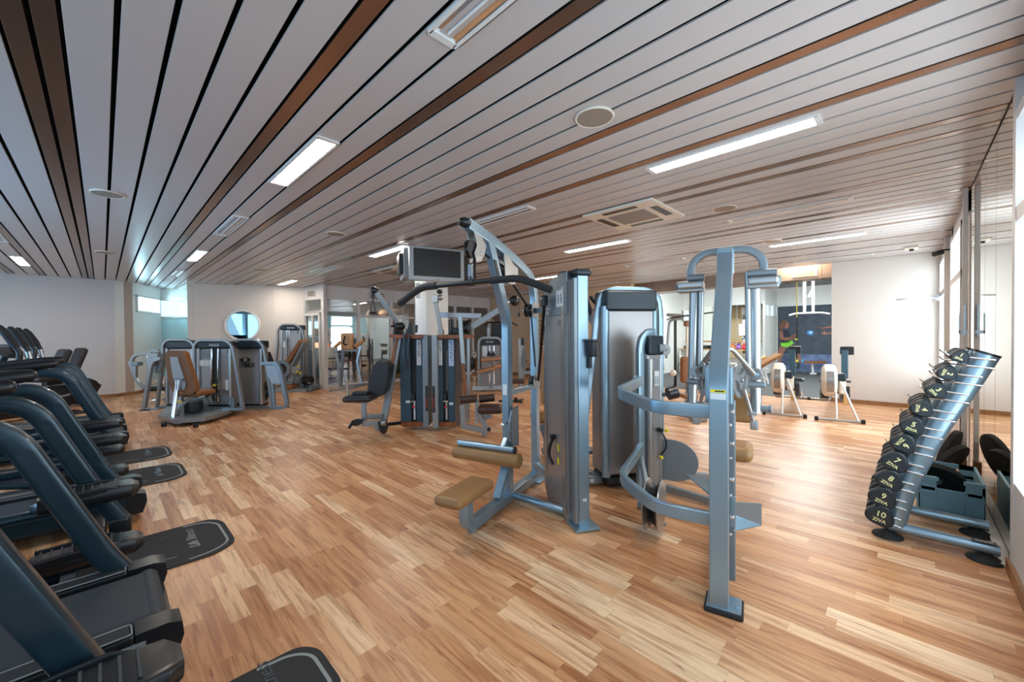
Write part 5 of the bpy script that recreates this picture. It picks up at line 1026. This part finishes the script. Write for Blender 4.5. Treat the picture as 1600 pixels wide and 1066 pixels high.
# ================================================================ EQUIPMENT BETWEEN THE COLUMN AND THE WARM-LIT WALL
t = thing('row_machine', 'small cable row machine with black header and tan pads behind the multi station gym', 'gym machine', tuple(G(766, 612)), YAW-math.pi/2)
f = 9.6
part('side_frame', MB().gr([(748, 612, f), (748, 533, f), (753, 528, f), (778, 528, f), (784, 533, f), (784, 612, f)], .06, .055, .1), FRAMEN, t)
part('header', MB().gb(751, 782, 530, 539, f-.01, .15, .01), HEAD, t); text('maker_lettering', 'EAGLE', .06, t, W(765, 534.5, f-.018), RH, UP, LABEL)
part('weight_tower', MB().gb(752, 781, 539, 605, f+.1, .2, .01), SHROUD, t); part('guide_rod', MB().gt([(765, 540, f+.06), (765, 600, f+.06)], .015).gt([(772, 540, f+.06), (772, 600, f+.06)], .015), CHROME, t)
part('instruction_label', MB().gb(754, 761, 541, 557, f+.05, .05), LABEL, t)
part('chest_pad', MB().gr([(752, 563, f-.5), (782, 560, f-.3)], .2, .09, 0, .03), ORANGE, t); part('seat', MB().gr([(748, 581, f-.7), (776, 574, f-.5)], .3, .08, 0, .03).gr([(772, 573, f-.5), (786, 571, f-.4)], .3, .10, 0, .03), ORANGE, t)
part('station_frame', MB().gr([(750, 583, f-.6), (769, 583, f-.6), (769, 607, f-.6)], .05, .05).gr([(751, 585, f-.6), (751, 612, f-.6)], .05, .05).gr([(738, 607, f-.8), (790, 606, f-.3)], .06, .09), FRAMED, t)
part('handle_bracket', MB().gp([(760, 557), (764, 548), (767, 554), (771, 548), (774, 557)], f-.2, .1), BLACK, t); part('rest_bar', MB().gb(758, 784, 557, 561, f-.25, .06), STEEL, t)
t = thing('curl_bench', 'tan reclined exercise seat tucked behind the multi station gym', 'bench', tuple(G(742, 610)), YAW-math.pi/2)
f = 9.8
part('backrest', MB().gp([(743, 557), (748, 560), (751, 573), (745, 580), (740, 577), (739, 565)], f, .1), ORANGE, t); part('weight_cam', MB().ell(W(738, 568, f-.1), (.07, .05, .16)), BLACK, t)
part('frame', MB().gt([(737, 548, f), (742, 549, f), (744, 556, f), (738, 566, f)], .015, .1).gt([(738, 590, f), (752, 589, f), (756, 584, f)], .02).gt([(740, 604, f), (752, 603, f)], .02).gt([(742, 588, f), (742, 609, f)], .02), CHROME, t)
part('foot_pad', MB().gb(737, 752, 583, 587, f, .3, .01), ORANGE, t)
t = thing('speedball_machine', 'black tower with brown rounded head and bent bar above the row machine', 'gym machine', tuple(G(775, 604)), YAW-math.pi/2)
f = 11.1
part('brown_head', MB().gp([(768, 495), (784, 485), (790, 500), (784, 505), (776, 504), (770, 500)], f, .2), BROWNLEA, t); part('bent_bar', MB().gt([(757, 509, f), (763, 504, f), (800, 504, f), (809, 509, f)], .025), BLACK, t)
part('tower', MB().gb(768, 786, 506, 600, f+.1, .3, .02), BLACK, t); part('side_channel', MB().gb(762, 766, 512, 600, f, .2, .01), STEEL, t)
t = thing('plate_tree', 'grey plate storage post with dark plates before the warm-lit wall', 'rack', tuple(G(815, 609)), YAW-math.pi/2)
f = 10.0
part('post', MB().gb(810, 816, 529, 608, f, .07, .008).gb(816, 819, 529, 600, f+.1, .05), FRAMEN, t); part('post_top', MB().gb(814, 819, 528, 540, f-.01, .05, .005), BLACK, t)
for k, y in enumerate((552, 566)): part('plate_disc', MB().prism([W(819+2.8*math.cos(a), y+10*math.sin(a), f-.08*k) for a in [2*math.pi*i/20 for i in range(20)]], FH*.06), mat('worn_plate_%d' % k, (.13, .14, .15), .4, .6), t)
part('base', MB().gr([(806, 608, f), (842, 608, f)], .06, .05), FRAMED, t); part('side_bar', MB().gb(816, 842, 580, 585, f, .05, .005), FRAMED, t)
part('small_weight', MB().ell(W(825, 577, f), (.05, .05, .04)).gt([(822, 562, f), (826, 572, f)], .012), BLACK, t)
t = thing('flat_bench', 'low bench with dark brown pad between the two silver pulldown posts', 'bench', tuple(G(808, 612)), YAW-math.pi/2)
f = 9.6
part('pad', MB().gb(799, 820, 594, 600, f, .3, .03, 3), BROWNLEA, t); part('leg', MB().gr([(803, 600, f+.1), (806, 612, f+.1)], .05, .05), STEEL, t); part('leg', MB().gr([(815, 600, f+.1), (813, 611, f+.1)], .05, .05), STEEL, t)
t = thing('fan_stand', 'black five-armed floor base beyond the pulldown posts', 'stand', tuple(G(806, 629)), 0)
o = G(806, 629)
part('foot', MB().tube([o+UP*.03, o+UP*.03-RH*.35], .02).tube([o+UP*.03, o+UP*.03+RH*.12-FH*.12], .02).tube([o+UP*.03, o+UP*.03+RH*.15+FH*.2], .02), BLACK, t); part('hub', MB().cyl(o, o+UP*.1, .035), BLACK, t)
# wall bars on the warm-lit wall
t = thing('wall_bars', 'orange wooden wall bars on the warm-lit wall seen past the pulldown tower', 'wall bars', (9.93, 8.3, 0))
for y in (7.86, 8.72): part('side_board', MB().span(9.9, 10.0, y, y+.05, .05, 2.5, .004), LWOOD, t)
for k in range(16): part('rung', MB().cyl((9.94, 7.9, .18+.15*k), (9.94, 8.74, .18+.15*k), .02, 8), LWOOD, t)
t = thing('preacher_bench', 'tan padded bench standing before the wooden wall bars', 'bench', tuple(G(852, 607)), YAW-math.pi/2)
f = 10.3
part('arm_pad', MB().gb(851, 862, 557, 568, f, .2, .03, 3), LWOOD, t); part('shelf_pad', MB().gb(846, 862, 541, 545, f, .2, .02), SHROUD, t); part('tan_pad', MB().gb(846, 862, 545, 548, f, .2, .01), LWOOD, t)
part('frame', MB().gr([(842, 583, f), (864, 583, f)], .06, .07).gr([(842, 604, f), (862, 604, f)], .06, .05).gr([(855, 568, f), (857, 604, f)], .06, .06), FRAMED, t); part('lever', MB().gt([(856, 588, f-.1), (860, 606, f-.1)], .03).gt([(849, 584, f-.1), (850, 596, f-.1)], .02), BLACK, t)
# ---------------------------------------------------------------- reception seen through the glass
t = thing('display_cabinet', 'tall dark brown cabinet behind the reception glass', 'cabinet', (5.55, 12.6, 0))
part('body', MB().span(5.2, 6.05, 12.4, 12.9, 0, 1.08, .005), mat('dark_walnut', (.018, .010, .008), .4), t)
part('door', MB().span(5.61, 5.62, 12.39, 12.4, .05, 1.05), BLACK, t)
t = thing('potted_plant', 'thin twigs in a black pot on the dark reception cabinet', 'plant', (5.45, 12.6, 1.081))
part('pot', MB().lathe([(.06, 0), (.085, .02), (.095, .16), (.09, .17)], (5.45, 12.6, 1.082), n=20), BLACK, t)
part('twigs', MB().tube([V((5.45, 12.6, 1.24)), V((5.42, 12.6, 1.7)), V((5.48, 12.6, 2.1))], .006).tube([V((5.46, 12.6, 1.24)), V((5.5, 12.6, 1.6)), V((5.45, 12.6, 2.0))], .006), STEEL, t)
t = thing('reception_poster', 'framed poster with dark pictures on the reception back wall', 'poster', (6.0, 14.8, 1.0))
part('frame', MB().span(5.75, 6.55, 14.83, 14.86, .85, 1.45, .004), WHITE, t); part('dark_picture', MB().span(5.9, 6.15, 14.82, 14.83, .92, 1.1).span(6.2, 6.45, 14.82, 14.83, .92, 1.2).span(5.85, 6.1, 14.82, 14.83, 1.2, 1.35), HEAD, t); part('rose_picture', MB().span(6.15, 6.45, 14.825, 14.83, 1.2, 1.38), mat('faded_rose', (.45, .30, .32), .6), t)
t = thing('reception_desk', 'white reception desk seen through the first glass pane', 'desk', (4.6, 13.4, 0))
part('front', MB().span(4.45, 6.4, 14.0, 14.3, 0, .95, .01), mat('pale_blue_panel', (.35, .55, .72), .5), t); part('counter_top', MB().span(4.3, 5.0, 12.1, 12.5, 1.0, 1.05, .005), WHITE, t); part('counter_leg', MB().span(4.35, 4.9, 12.2, 12.45, .5, 1.0), STEEL, t)
t = thing('product_display', 'glowing snack display with orange packs on the reception counter', 'display', (4.45, 12.3, 1.06))
part('warm_box', MB().span(4.32, 4.62, 12.15, 12.4, 1.06, 1.2, .01), mat('warm_lit_box', (.9, .6, .4), .5, emit=(1, .55, .3), es=1.3), t); part('dark_jug', MB().lathe([(.05, 0), (.08, .08), (.05, .2), (.04, .3)], (4.58, 12.5, 1.06), n=16), BLACK, t)
part('orange_pack', MB().span(4.7, 4.82, 12.2, 12.35, 1.06, 1.17, .01), mat('orange_pack', (.8, .2, .03), .5), t)
t = thing('reception_sign', 'white hanging sign with blue lettering behind the glass', 'sign', (4.75, 12.2, 1.35))
part('board', MB().span(4.45, 4.95, 12.6, 12.63, 1.38, 1.62, .005), WHITE, t)
for x in (4.5, 4.9): part('hanging_wire', MB().cyl((x, 12.615, 1.61), (x, 12.615, H-.001), .004, 6), STEEL, t); text('sign_lettering', 'GoGo', .13, t, (4.7, 12.595, 1.49), (1, 0, 0), (0, 0, 1), BLUE, .001, .003); part('blue_swoosh', MB().gt([], .01) if 0 else MB().tube([V((4.5, 12.59, 1.42)), V((4.7, 12.59, 1.40)), V((4.92, 12.59, 1.42))], .01), BLUE, t)
t = thing('bar_stool', 'black bar stool with white cloth behind the reception glass', 'stool', (4.75, 11.7, 0))
part('seat', MB().cyl((4.75, 11.7, .72), (4.75, 11.7, .76), .17, 20), BLACK, t); part('pedestal', MB().cyl((4.75, 11.7, .03), (4.75, 11.7, .72), .025).cyl((4.75, 11.7, 0), (4.75, 11.7, .03), .18, 20), STEEL, t); part('white_cloth', MB().box((4.82, 11.65, .58), (.16, .05, .30), None, .02), WHITE, t)
t = thing('blue_advert_board', 'tall blue advertising board with yellow print at the foot of the first pane', 'sign', (4.2, 10.97, 0))
part('board', MB().span(4.15, 4.68, 11.0, 11.03, .04, .80, .004), mat('deep_blue_board', (.01, .06, .22), .4), t)
q = MB(); q.span(4.19, 4.44, 10.99, 11.0, .70, .76)
for k in range(9): q.box((4.35+.02*math.sin(k*2), 10.995, .28+.045*k), (.10, .01, .02), (V((1, 0, .3)), V((0, 1, 0)), V((-.3, 0, 1))))
part('yellow_print', q, PRINTY, t)
# ================================================================ STUDIO
t = thing('mural_poster', 'dark wall mural of an athlete in green shorts throwing a blue ball', 'mural', (16.98, 1.2, 0))
part('sheet', MB().span(16.975, 16.995, -1.45, 3.25, .0, 2.3), mat('mural_slate', (.045, .06, .085), .7, var=.25, vscale=5), t)
part('blue_floor_band', MB().span(16.968, 16.975, -1.45, 3.25, .0, .62), mat('mural_blue', (.09, .13, .24), .7, var=.6, vscale=3), t)
SKIN = mat('mural_skin', (.30, .13, .09), .7, var=.2, vscale=9); HAIR = mat('mural_hair', (.16, .085, .05), .8, var=.4, vscale=20)
def mur(name, pts, mt, off=.0, lab=None):
    def X_(px, py):
        u = (px-800)/FPX; v = -(py-533)/FPX; d = cx*u+cy*v+cf; p = V((0, 0, EYE))+d*((16.965-off)/d.x); return p
    return part(name, MB().prism([X_(*p) for p in pts], V((.004, 0, 0))), mt, t, lab)
mur('painted_legs', [(1219, 540), (1224, 541), (1228, 545), (1222, 556), (1220, 568), (1216, 566), (1215, 552)], SKIN); mur('painted_legs', [(1236, 540), (1243, 543), (1250, 556), (1256, 566), (1252, 567), (1243, 556), (1236, 548)], SKIN)
mur('painted_shorts', [(1220, 535), (1238, 532), (1240, 537), (1230, 543), (1224, 542), (1220, 540)], mat('mural_lime', (.22, .65, .05), .6), .004)
mur('painted_top', [(1224, 517), (1232, 516), (1235, 524), (1233, 530), (1236, 535), (1221, 536), (1222, 526)], mat('mural_top', (.012, .02, .04), .6), .004)
mur('painted_arms', [(1218, 518), (1223, 517), (1224, 526), (1226, 528), (1241, 526), (1243, 529), (1228, 532), (1220, 531), (1218, 525)], SKIN, .006); mur('painted_hands', [(1235, 526), (1244, 521), (1243, 525), (1238, 529)], SKIN, .006)
mur('painted_face', [(1227, 503), (1232, 504), (1233, 510), (1230, 514), (1226, 513)], SKIN, .004); mur('painted_hair', [(1217, 512), (1219, 505), (1223, 501), (1229, 501), (1231, 504), (1228, 506), (1226, 513), (1221, 516), (1218, 514)], HAIR, .006)
mur('painted_shoe', [(1252, 561), (1258, 563), (1260, 567), (1252, 566)], mat('mural_cyan', (.05, .35, .65), .5), .004)
mur('painted_ball', [(1266+5.5*math.cos(a), 520+4*math.sin(a)) for a in [2*math.pi*i/18 for i in range(18)]], mat('mural_ball', (.02, .22, .6), .5), .004); mur('ball_stripe', [(1263, 519), (1270, 518), (1267, 522)], LABEL, .006)
mur('painted_forearm', [(1277, 511), (1284, 512), (1300, 509), (1300, 512), (1285, 514)], SKIN, .004); mur('painted_forearm', [(1283, 521), (1289, 517), (1291, 520), (1300, 519), (1300, 522), (1286, 523)], SKIN, .004)
t = thing('air_duct', 'large bronze-toned air duct across the studio entrance', 'duct', (10.85, 2.2, 2.5))
DUCT = mat('duct_metal', (.36, .25, .18), .35, .7, var=.15, vscale=2)
part('duct_box', MB().span(10.6, 11.1, -1.45, 5.85, 2.50, 2.86, .01), DUCT, t)
q = MB()
for y in (-.6, .3, 1.25, 2.2, 3.1, 4.0, 4.9): q.span(10.59, 11.11, y, y+.03, 2.49, 2.87)
part('duct_flange', q, DUCT, t)
part('outlet_frame', MB().span(10.57, 10.6, 1.32, 1.76, 2.56, 2.70, .004), CREAM, t, 'cream outlet frame'); part('outlet_grille', MB().span(10.56, 10.57, 1.36, 1.72, 2.58, 2.68), mat('amber_grille', (.42, .22, .08), .6, bump=.5, bscale=200), t)
t = thing('studio_spotlight', 'bright white light above the bronze air duct', 'light', (10.4, 1.6, 2.9)); part('diffuser', MB().span(10.2, 10.55, 1.35, 1.95, 2.92, 2.955), LAMP, t); part('frame', MB().span(10.17, 10.58, 1.32, 1.98, 2.94, 2.96), WHITE, t)
STLAMP = mat('studio_tube', (1, 1, 1), .5, emit=(.93, 1, 1), es=75)
for k, (x, y, lb) in enumerate([(12.4, 1.75, 'bright studio ceiling light over the pull-up bar, nearer the entrance'), (13.8, 2.05, 'bright studio ceiling light nearer the mural wall'), (12.6, 4.3, 'added unseen studio ceiling light over the dumbbell shelf'), (12.6, -.4, 'added unseen studio ceiling light behind the white end wall')]):  # shelf and end-wall lights are unseen, added to brighten the studio
    t = thing('studio_light', lb, 'light', (x, y, 2.9), 0, 'studio ceiling lights'); part('diffuser', MB().span(x-.1, x+.1, y-.6, y+.6, 2.88, 2.93, .01), STLAMP, t); part('housing', MB().span(x-.13, x+.13, y-.63, y+.63, 2.93, 2.96), WHITE, t)
t = thing('ceiling_pipe', 'dark round pipe under the studio ceiling', 'pipe', (12.3, 4.6, 2.6)); part('pipe_run', MB().cyl((11.6, 5.4, 2.68), (11.6, 2.6, 2.72), .14, 20), mat('dark_pipe', (.10, .11, .11), .5, .4), t); part('elbow', MB().cyl((11.6, 3.2, 2.7), (12.6, 2.7, 2.75), .10, 16), bpy.data.materials['dark_pipe'], t)
t = thing('ceiling_track', 'thin dark steel track bar under the studio ceiling', 'track', (13.2, 2.2, 2.85)); part('bar', MB().rtn([(12.0, 2.6, 2.86), (14.6, 2.0, 2.86)], .06, .06, (0, 0, 1)).rtn([(12.2, .9, 2.88), (14.8, 2.6, 2.88)], .05, .05, (0, 0, 1)), BLACK, t)
t = thing('pull_up_bar', 'white pull-up bar hanging from the studio ceiling before the mural', 'pull-up bar', tuple(W(1263, 470, 10.6)))
f = 10.6
part('hanger', MB().gr([(1257, 427, f), (1257, 489, f)], .05, .05), WHITE, t); part('hanger', MB().gr([(1270.5, 427, f), (1270.5, 489, f)], .05, .05), WHITE, t)
part('cross_piece', MB().gr([(1263, 463, f), (1270, 463, f)], .05, .04).gr([(1264, 462, f), (1268, 454, f)], .03, .03), WHITE, t)
part('bar', MB().gt([(1233, 493, f), (1243, 490, f), (1284, 488.5, f), (1296, 490.5, f)], .022, .3), WHITE, t)
t = thing('suspension_trainer', 'black and yellow suspension strap hanging before the mural', 'suspension trainer', tuple(W(1245, 575, 9.3)))
f = 9.3
part('anchor_strap', MB().gr([(1245, 413.5, f), (1245, 496, f)], .012, .02), YELLOW, t); part('strap', MB().gr([(1245, 496, f), (1245, 562, f)], .02, .035), BLACK, t)
part('buckle', MB().gb(1243.5, 1246.5, 529, 531.5, f-.01, .03), YELLOW, t); part('foot_loop', MB().gp([(1243.5, 558), (1246.5, 558), (1248, 568), (1243, 569)], f, .03), YELLOW, t); part('handle', MB().tube([W(1245+3*math.cos(a), 571+4.5*math.sin(a), f) for a in [2*math.pi*i/14 for i in range(14)]], .02, 8, 0, True), BLACK, t)
def bench(name, lab, f, pad, legs, mt=ORANGE):
    c = sum([W(x, y, f) for x, y in pad], V((0, 0, 0)))/len(pad); t = thing(name, lab, 'bench', (c.x, c.y, 0), YAW-math.pi/2); part('pad', MB().prism([W(x, y, f) for x, y in pad], FH*.28), mt, t)
    for l in legs: part('leg', MB().gr([(x, y, f+.14) for x, y in l], .05, .05), WHITE, t)
    return t
bench('flat_bench', 'flat tan bench before the mural, half hidden by a rowing machine', 12.8, [(1265, 565), (1292, 565), (1292, 568), (1265, 568)], [[(1269, 568), (1270, 583)], [(1266, 584), (1275, 584)]])
bench('incline_bench', 'tan incline bench rising behind the farther rowing machine', 10.5, [(1187, 572), (1222, 553), (1225, 555), (1190, 576)], [[(1190, 578), (1200, 580)], [(1195, 580), (1200, 601)], [(1188, 589), (1200, 594)]])
bench('incline_bench', 'black and tan incline bench between the two thick press arms and rowers', 10.9, [(1186, 562), (1198, 557), (1200, 559), (1186, 568)], [[(1188, 576), (1200, 576)], [(1194, 576), (1194, 598)]], LWOOD)
t = thing('dumbbell_shelf', 'long wooden shelf with dumbbells and kettlebells along the studio mirror', 'shelf', (14.6, 4.6, 0))
part('shelf_board', MB().span(14.4, 14.9, 3.5, 5.75, .80, .83, .004), LWOOD, t); part('lower_board', MB().span(14.4, 14.9, 3.5, 5.75, .35, .38, .004), WHITE, t)
for y in (3.5, 4.6, 5.7): part('upright', MB().span(14.42, 14.88, y, y+.05, .005, .85, .004), WHITE, t)
t = thing('ballet_barre', 'wooden barre running along the studio mirror', 'barre', (15.1, 4.6, 1.05)); part('rail', MB().cyl((15.08, 3.4, 1.08), (15.08, 5.8, 1.08), .025, 10), LWOOD, t)
for y in (3.5, 5.7): part('bracket', MB().cyl((15.08, y, 1.08), (15.28, y, 1.06), .015, 8), STEEL, t)
kb_cols = [('red', (.6, .02, .05)), ('violet', (.30, .12, .55)), ('orange', (.8, .18, .02)), ('black', (.02, .02, .02)), ('lilac', (.45, .25, .65))]
for k, (nm, col) in enumerate(kb_cols):
    y = 3.72+.17*k; t = thing('kettlebell', '%s kettlebell on the wooden studio shelf' % nm, 'kettlebell', (14.6, y, .83), 0, 'kettlebells on the studio shelf'); mt = mat('kettlebell_'+nm, col, .45)
    part('bell', MB().ell((14.6, y, .90), (.07, .07, .068)), mt, t); part('handle', MB().tube([V((14.6, y-.04, .95)), V((14.6, y-.035, 1.01)), V((14.6, y+.035, 1.01)), V((14.6, y+.04, .95))], .013, 8, .03), mt, t)
def hexdb(x, y, z, lab, grp):
    t = thing('hex_dumbbell', lab, 'dumbbell', (x, y, z), 0, grp)
    for s in (-1, 1): part('end_weight', MB().cyl((x+s*.05, y, z+.05), (x+s*.10, y, z+.05), .05, 6), BLACK, t)
    part('hand_grip', MB().cyl((x-.05, y, z+.05), (x+.05, y, z+.05), .013, 8), CHROME, t)
    return t
first = hexdb(14.62, 4.75, .832, 'small black dumbbell in the row on the studio shelf', 'small dumbbells on the studio shelf')
for k in range(1, 7): clone(first, None, (14.62, 4.75+.14*k, .832))
first = hexdb(14.62, 4.72, .382, 'small black dumbbell in the row on the lower studio shelf', 'small dumbbells on the lower studio shelf')
for k in range(1, 7): clone(first, None, (14.62, 4.72+.14*k, .382))
t = thing('cable_crossover', 'silver and bronze cable machine at the studio entrance behind the press tower', 'gym machine', tuple(G(1055, 604)), YAW-math.pi/2)
f = 10.2
part('upright', MB().gr([(1074, 500, f), (1074, 604.5, f)], .07, .07), CREAM, t); part('upright', MB().gr([(1055, 498, f+.3), (1055, 603, f+.3)], .06, .06), BLACK, t)
part('side_tube', MB().gt([(1041, 560, f), (1046, 503, f), (1052, 499, f), (1066, 498, f)], .035, .2).gt([(1060, 570, f-.2), (1071, 562, f-.2), (1073, 570, f-.2), (1073, 600, f-.2)], .03, .15), STEEL, t)
part('top_carriage', MB().gb(1068, 1078, 485, 502, f-.05, .12, .01).gt([(1042, 492, f), (1066, 493, f)], .04).gt([(1042, 500, f), (1060, 492, f)], .02), STEEL, t)
part('pull_bar', MB().gt([(1048, 497, f-.1), (1075, 493, f-.1), (1092, 496, f-.1)], .018).gt([(1100, 490, f-.1), (1116, 488, f-.1)], .02), BLACK, t); part('shin_pad', MB().gb(1071, 1088, 501, 510, f-.1, .15, .03), ORANGE, t)
part('weight_disc', gring(1041, 547, 8.5, 2, f-.3, .06, .8), FRAMED, t); part('pulley_housing', MB().ell(W(1052, 583, f-.2), (.08, .08, .08)), CREAM, t)
t = thing('leg_press_machine', 'machine with upright tan backrest just behind the chest fly tower', 'gym machine', tuple(G(1078, 650)), YAW-math.pi/2)
f = 6.9
part('backrest', MB().gb(1066, 1086, 558, 599, f, .12, .035, 4), ORANGE, t); part('seat', MB().gb(1070, 1092, 618, 624, f-.2, .4, .03, 3), ORANGE, t)
part('post', MB().gr([(1076, 598, f+.06), (1076, 640, f+.06)], .07, .07).gr([(1060, 640, f), (1100, 648, f-.3)], .07, .06), FRAMEN, t); part('post_slot', MB().gb(1073.5, 1076.5, 604, 614, f+.02, .01), BLACK, t)
f = 6.1
part('front_foot', MB().gb(1083, 1106, 652, 660, f, .14, .012), FRAMEN, t); part('foot_beam', MB().gr([(1050, 646, f+.3), (1090, 655, f+.1)], .06, .04), FRAMED, t)
t = thing('storage_drum', 'dark blue cylindrical container beside the shelf in the studio', 'container', tuple(G(1096, 606)))
part('drum', MB().cyl(G(1096, 606), W(1096, 559, depth(G(1096, 606))), .16, 20), mat('dark_blue_drum', (.01, .03, .09), .4), t); part('rim', MB().tube([W(1096, 559, depth(G(1096, 606)))+V((math.cos(a)*.16, math.sin(a)*.16, 0)) for a in [2*math.pi*i/20 for i in range(20)]], .012, 6, 0, True), STEEL, t)
t = thing('white_board', 'white sheet on the studio wall beside the mirror', 'board', (15.2, 3.8, 1.6)); part('sheet', MB().span(15.24, 15.255, 3.62, 4.05, 1.28, 1.68, .003), WHITE, t)
# ---------------------------------------------------------------- crisp flat faces on every bevelled piece
for o in bpy.data.objects:
    if o.type == 'MESH' and len(o.data.polygons) > 5:
        m_ = o.modifiers.new('weighted', 'WEIGHTED_NORMAL'); m_.keep_sharp = True; m_.weight = 80
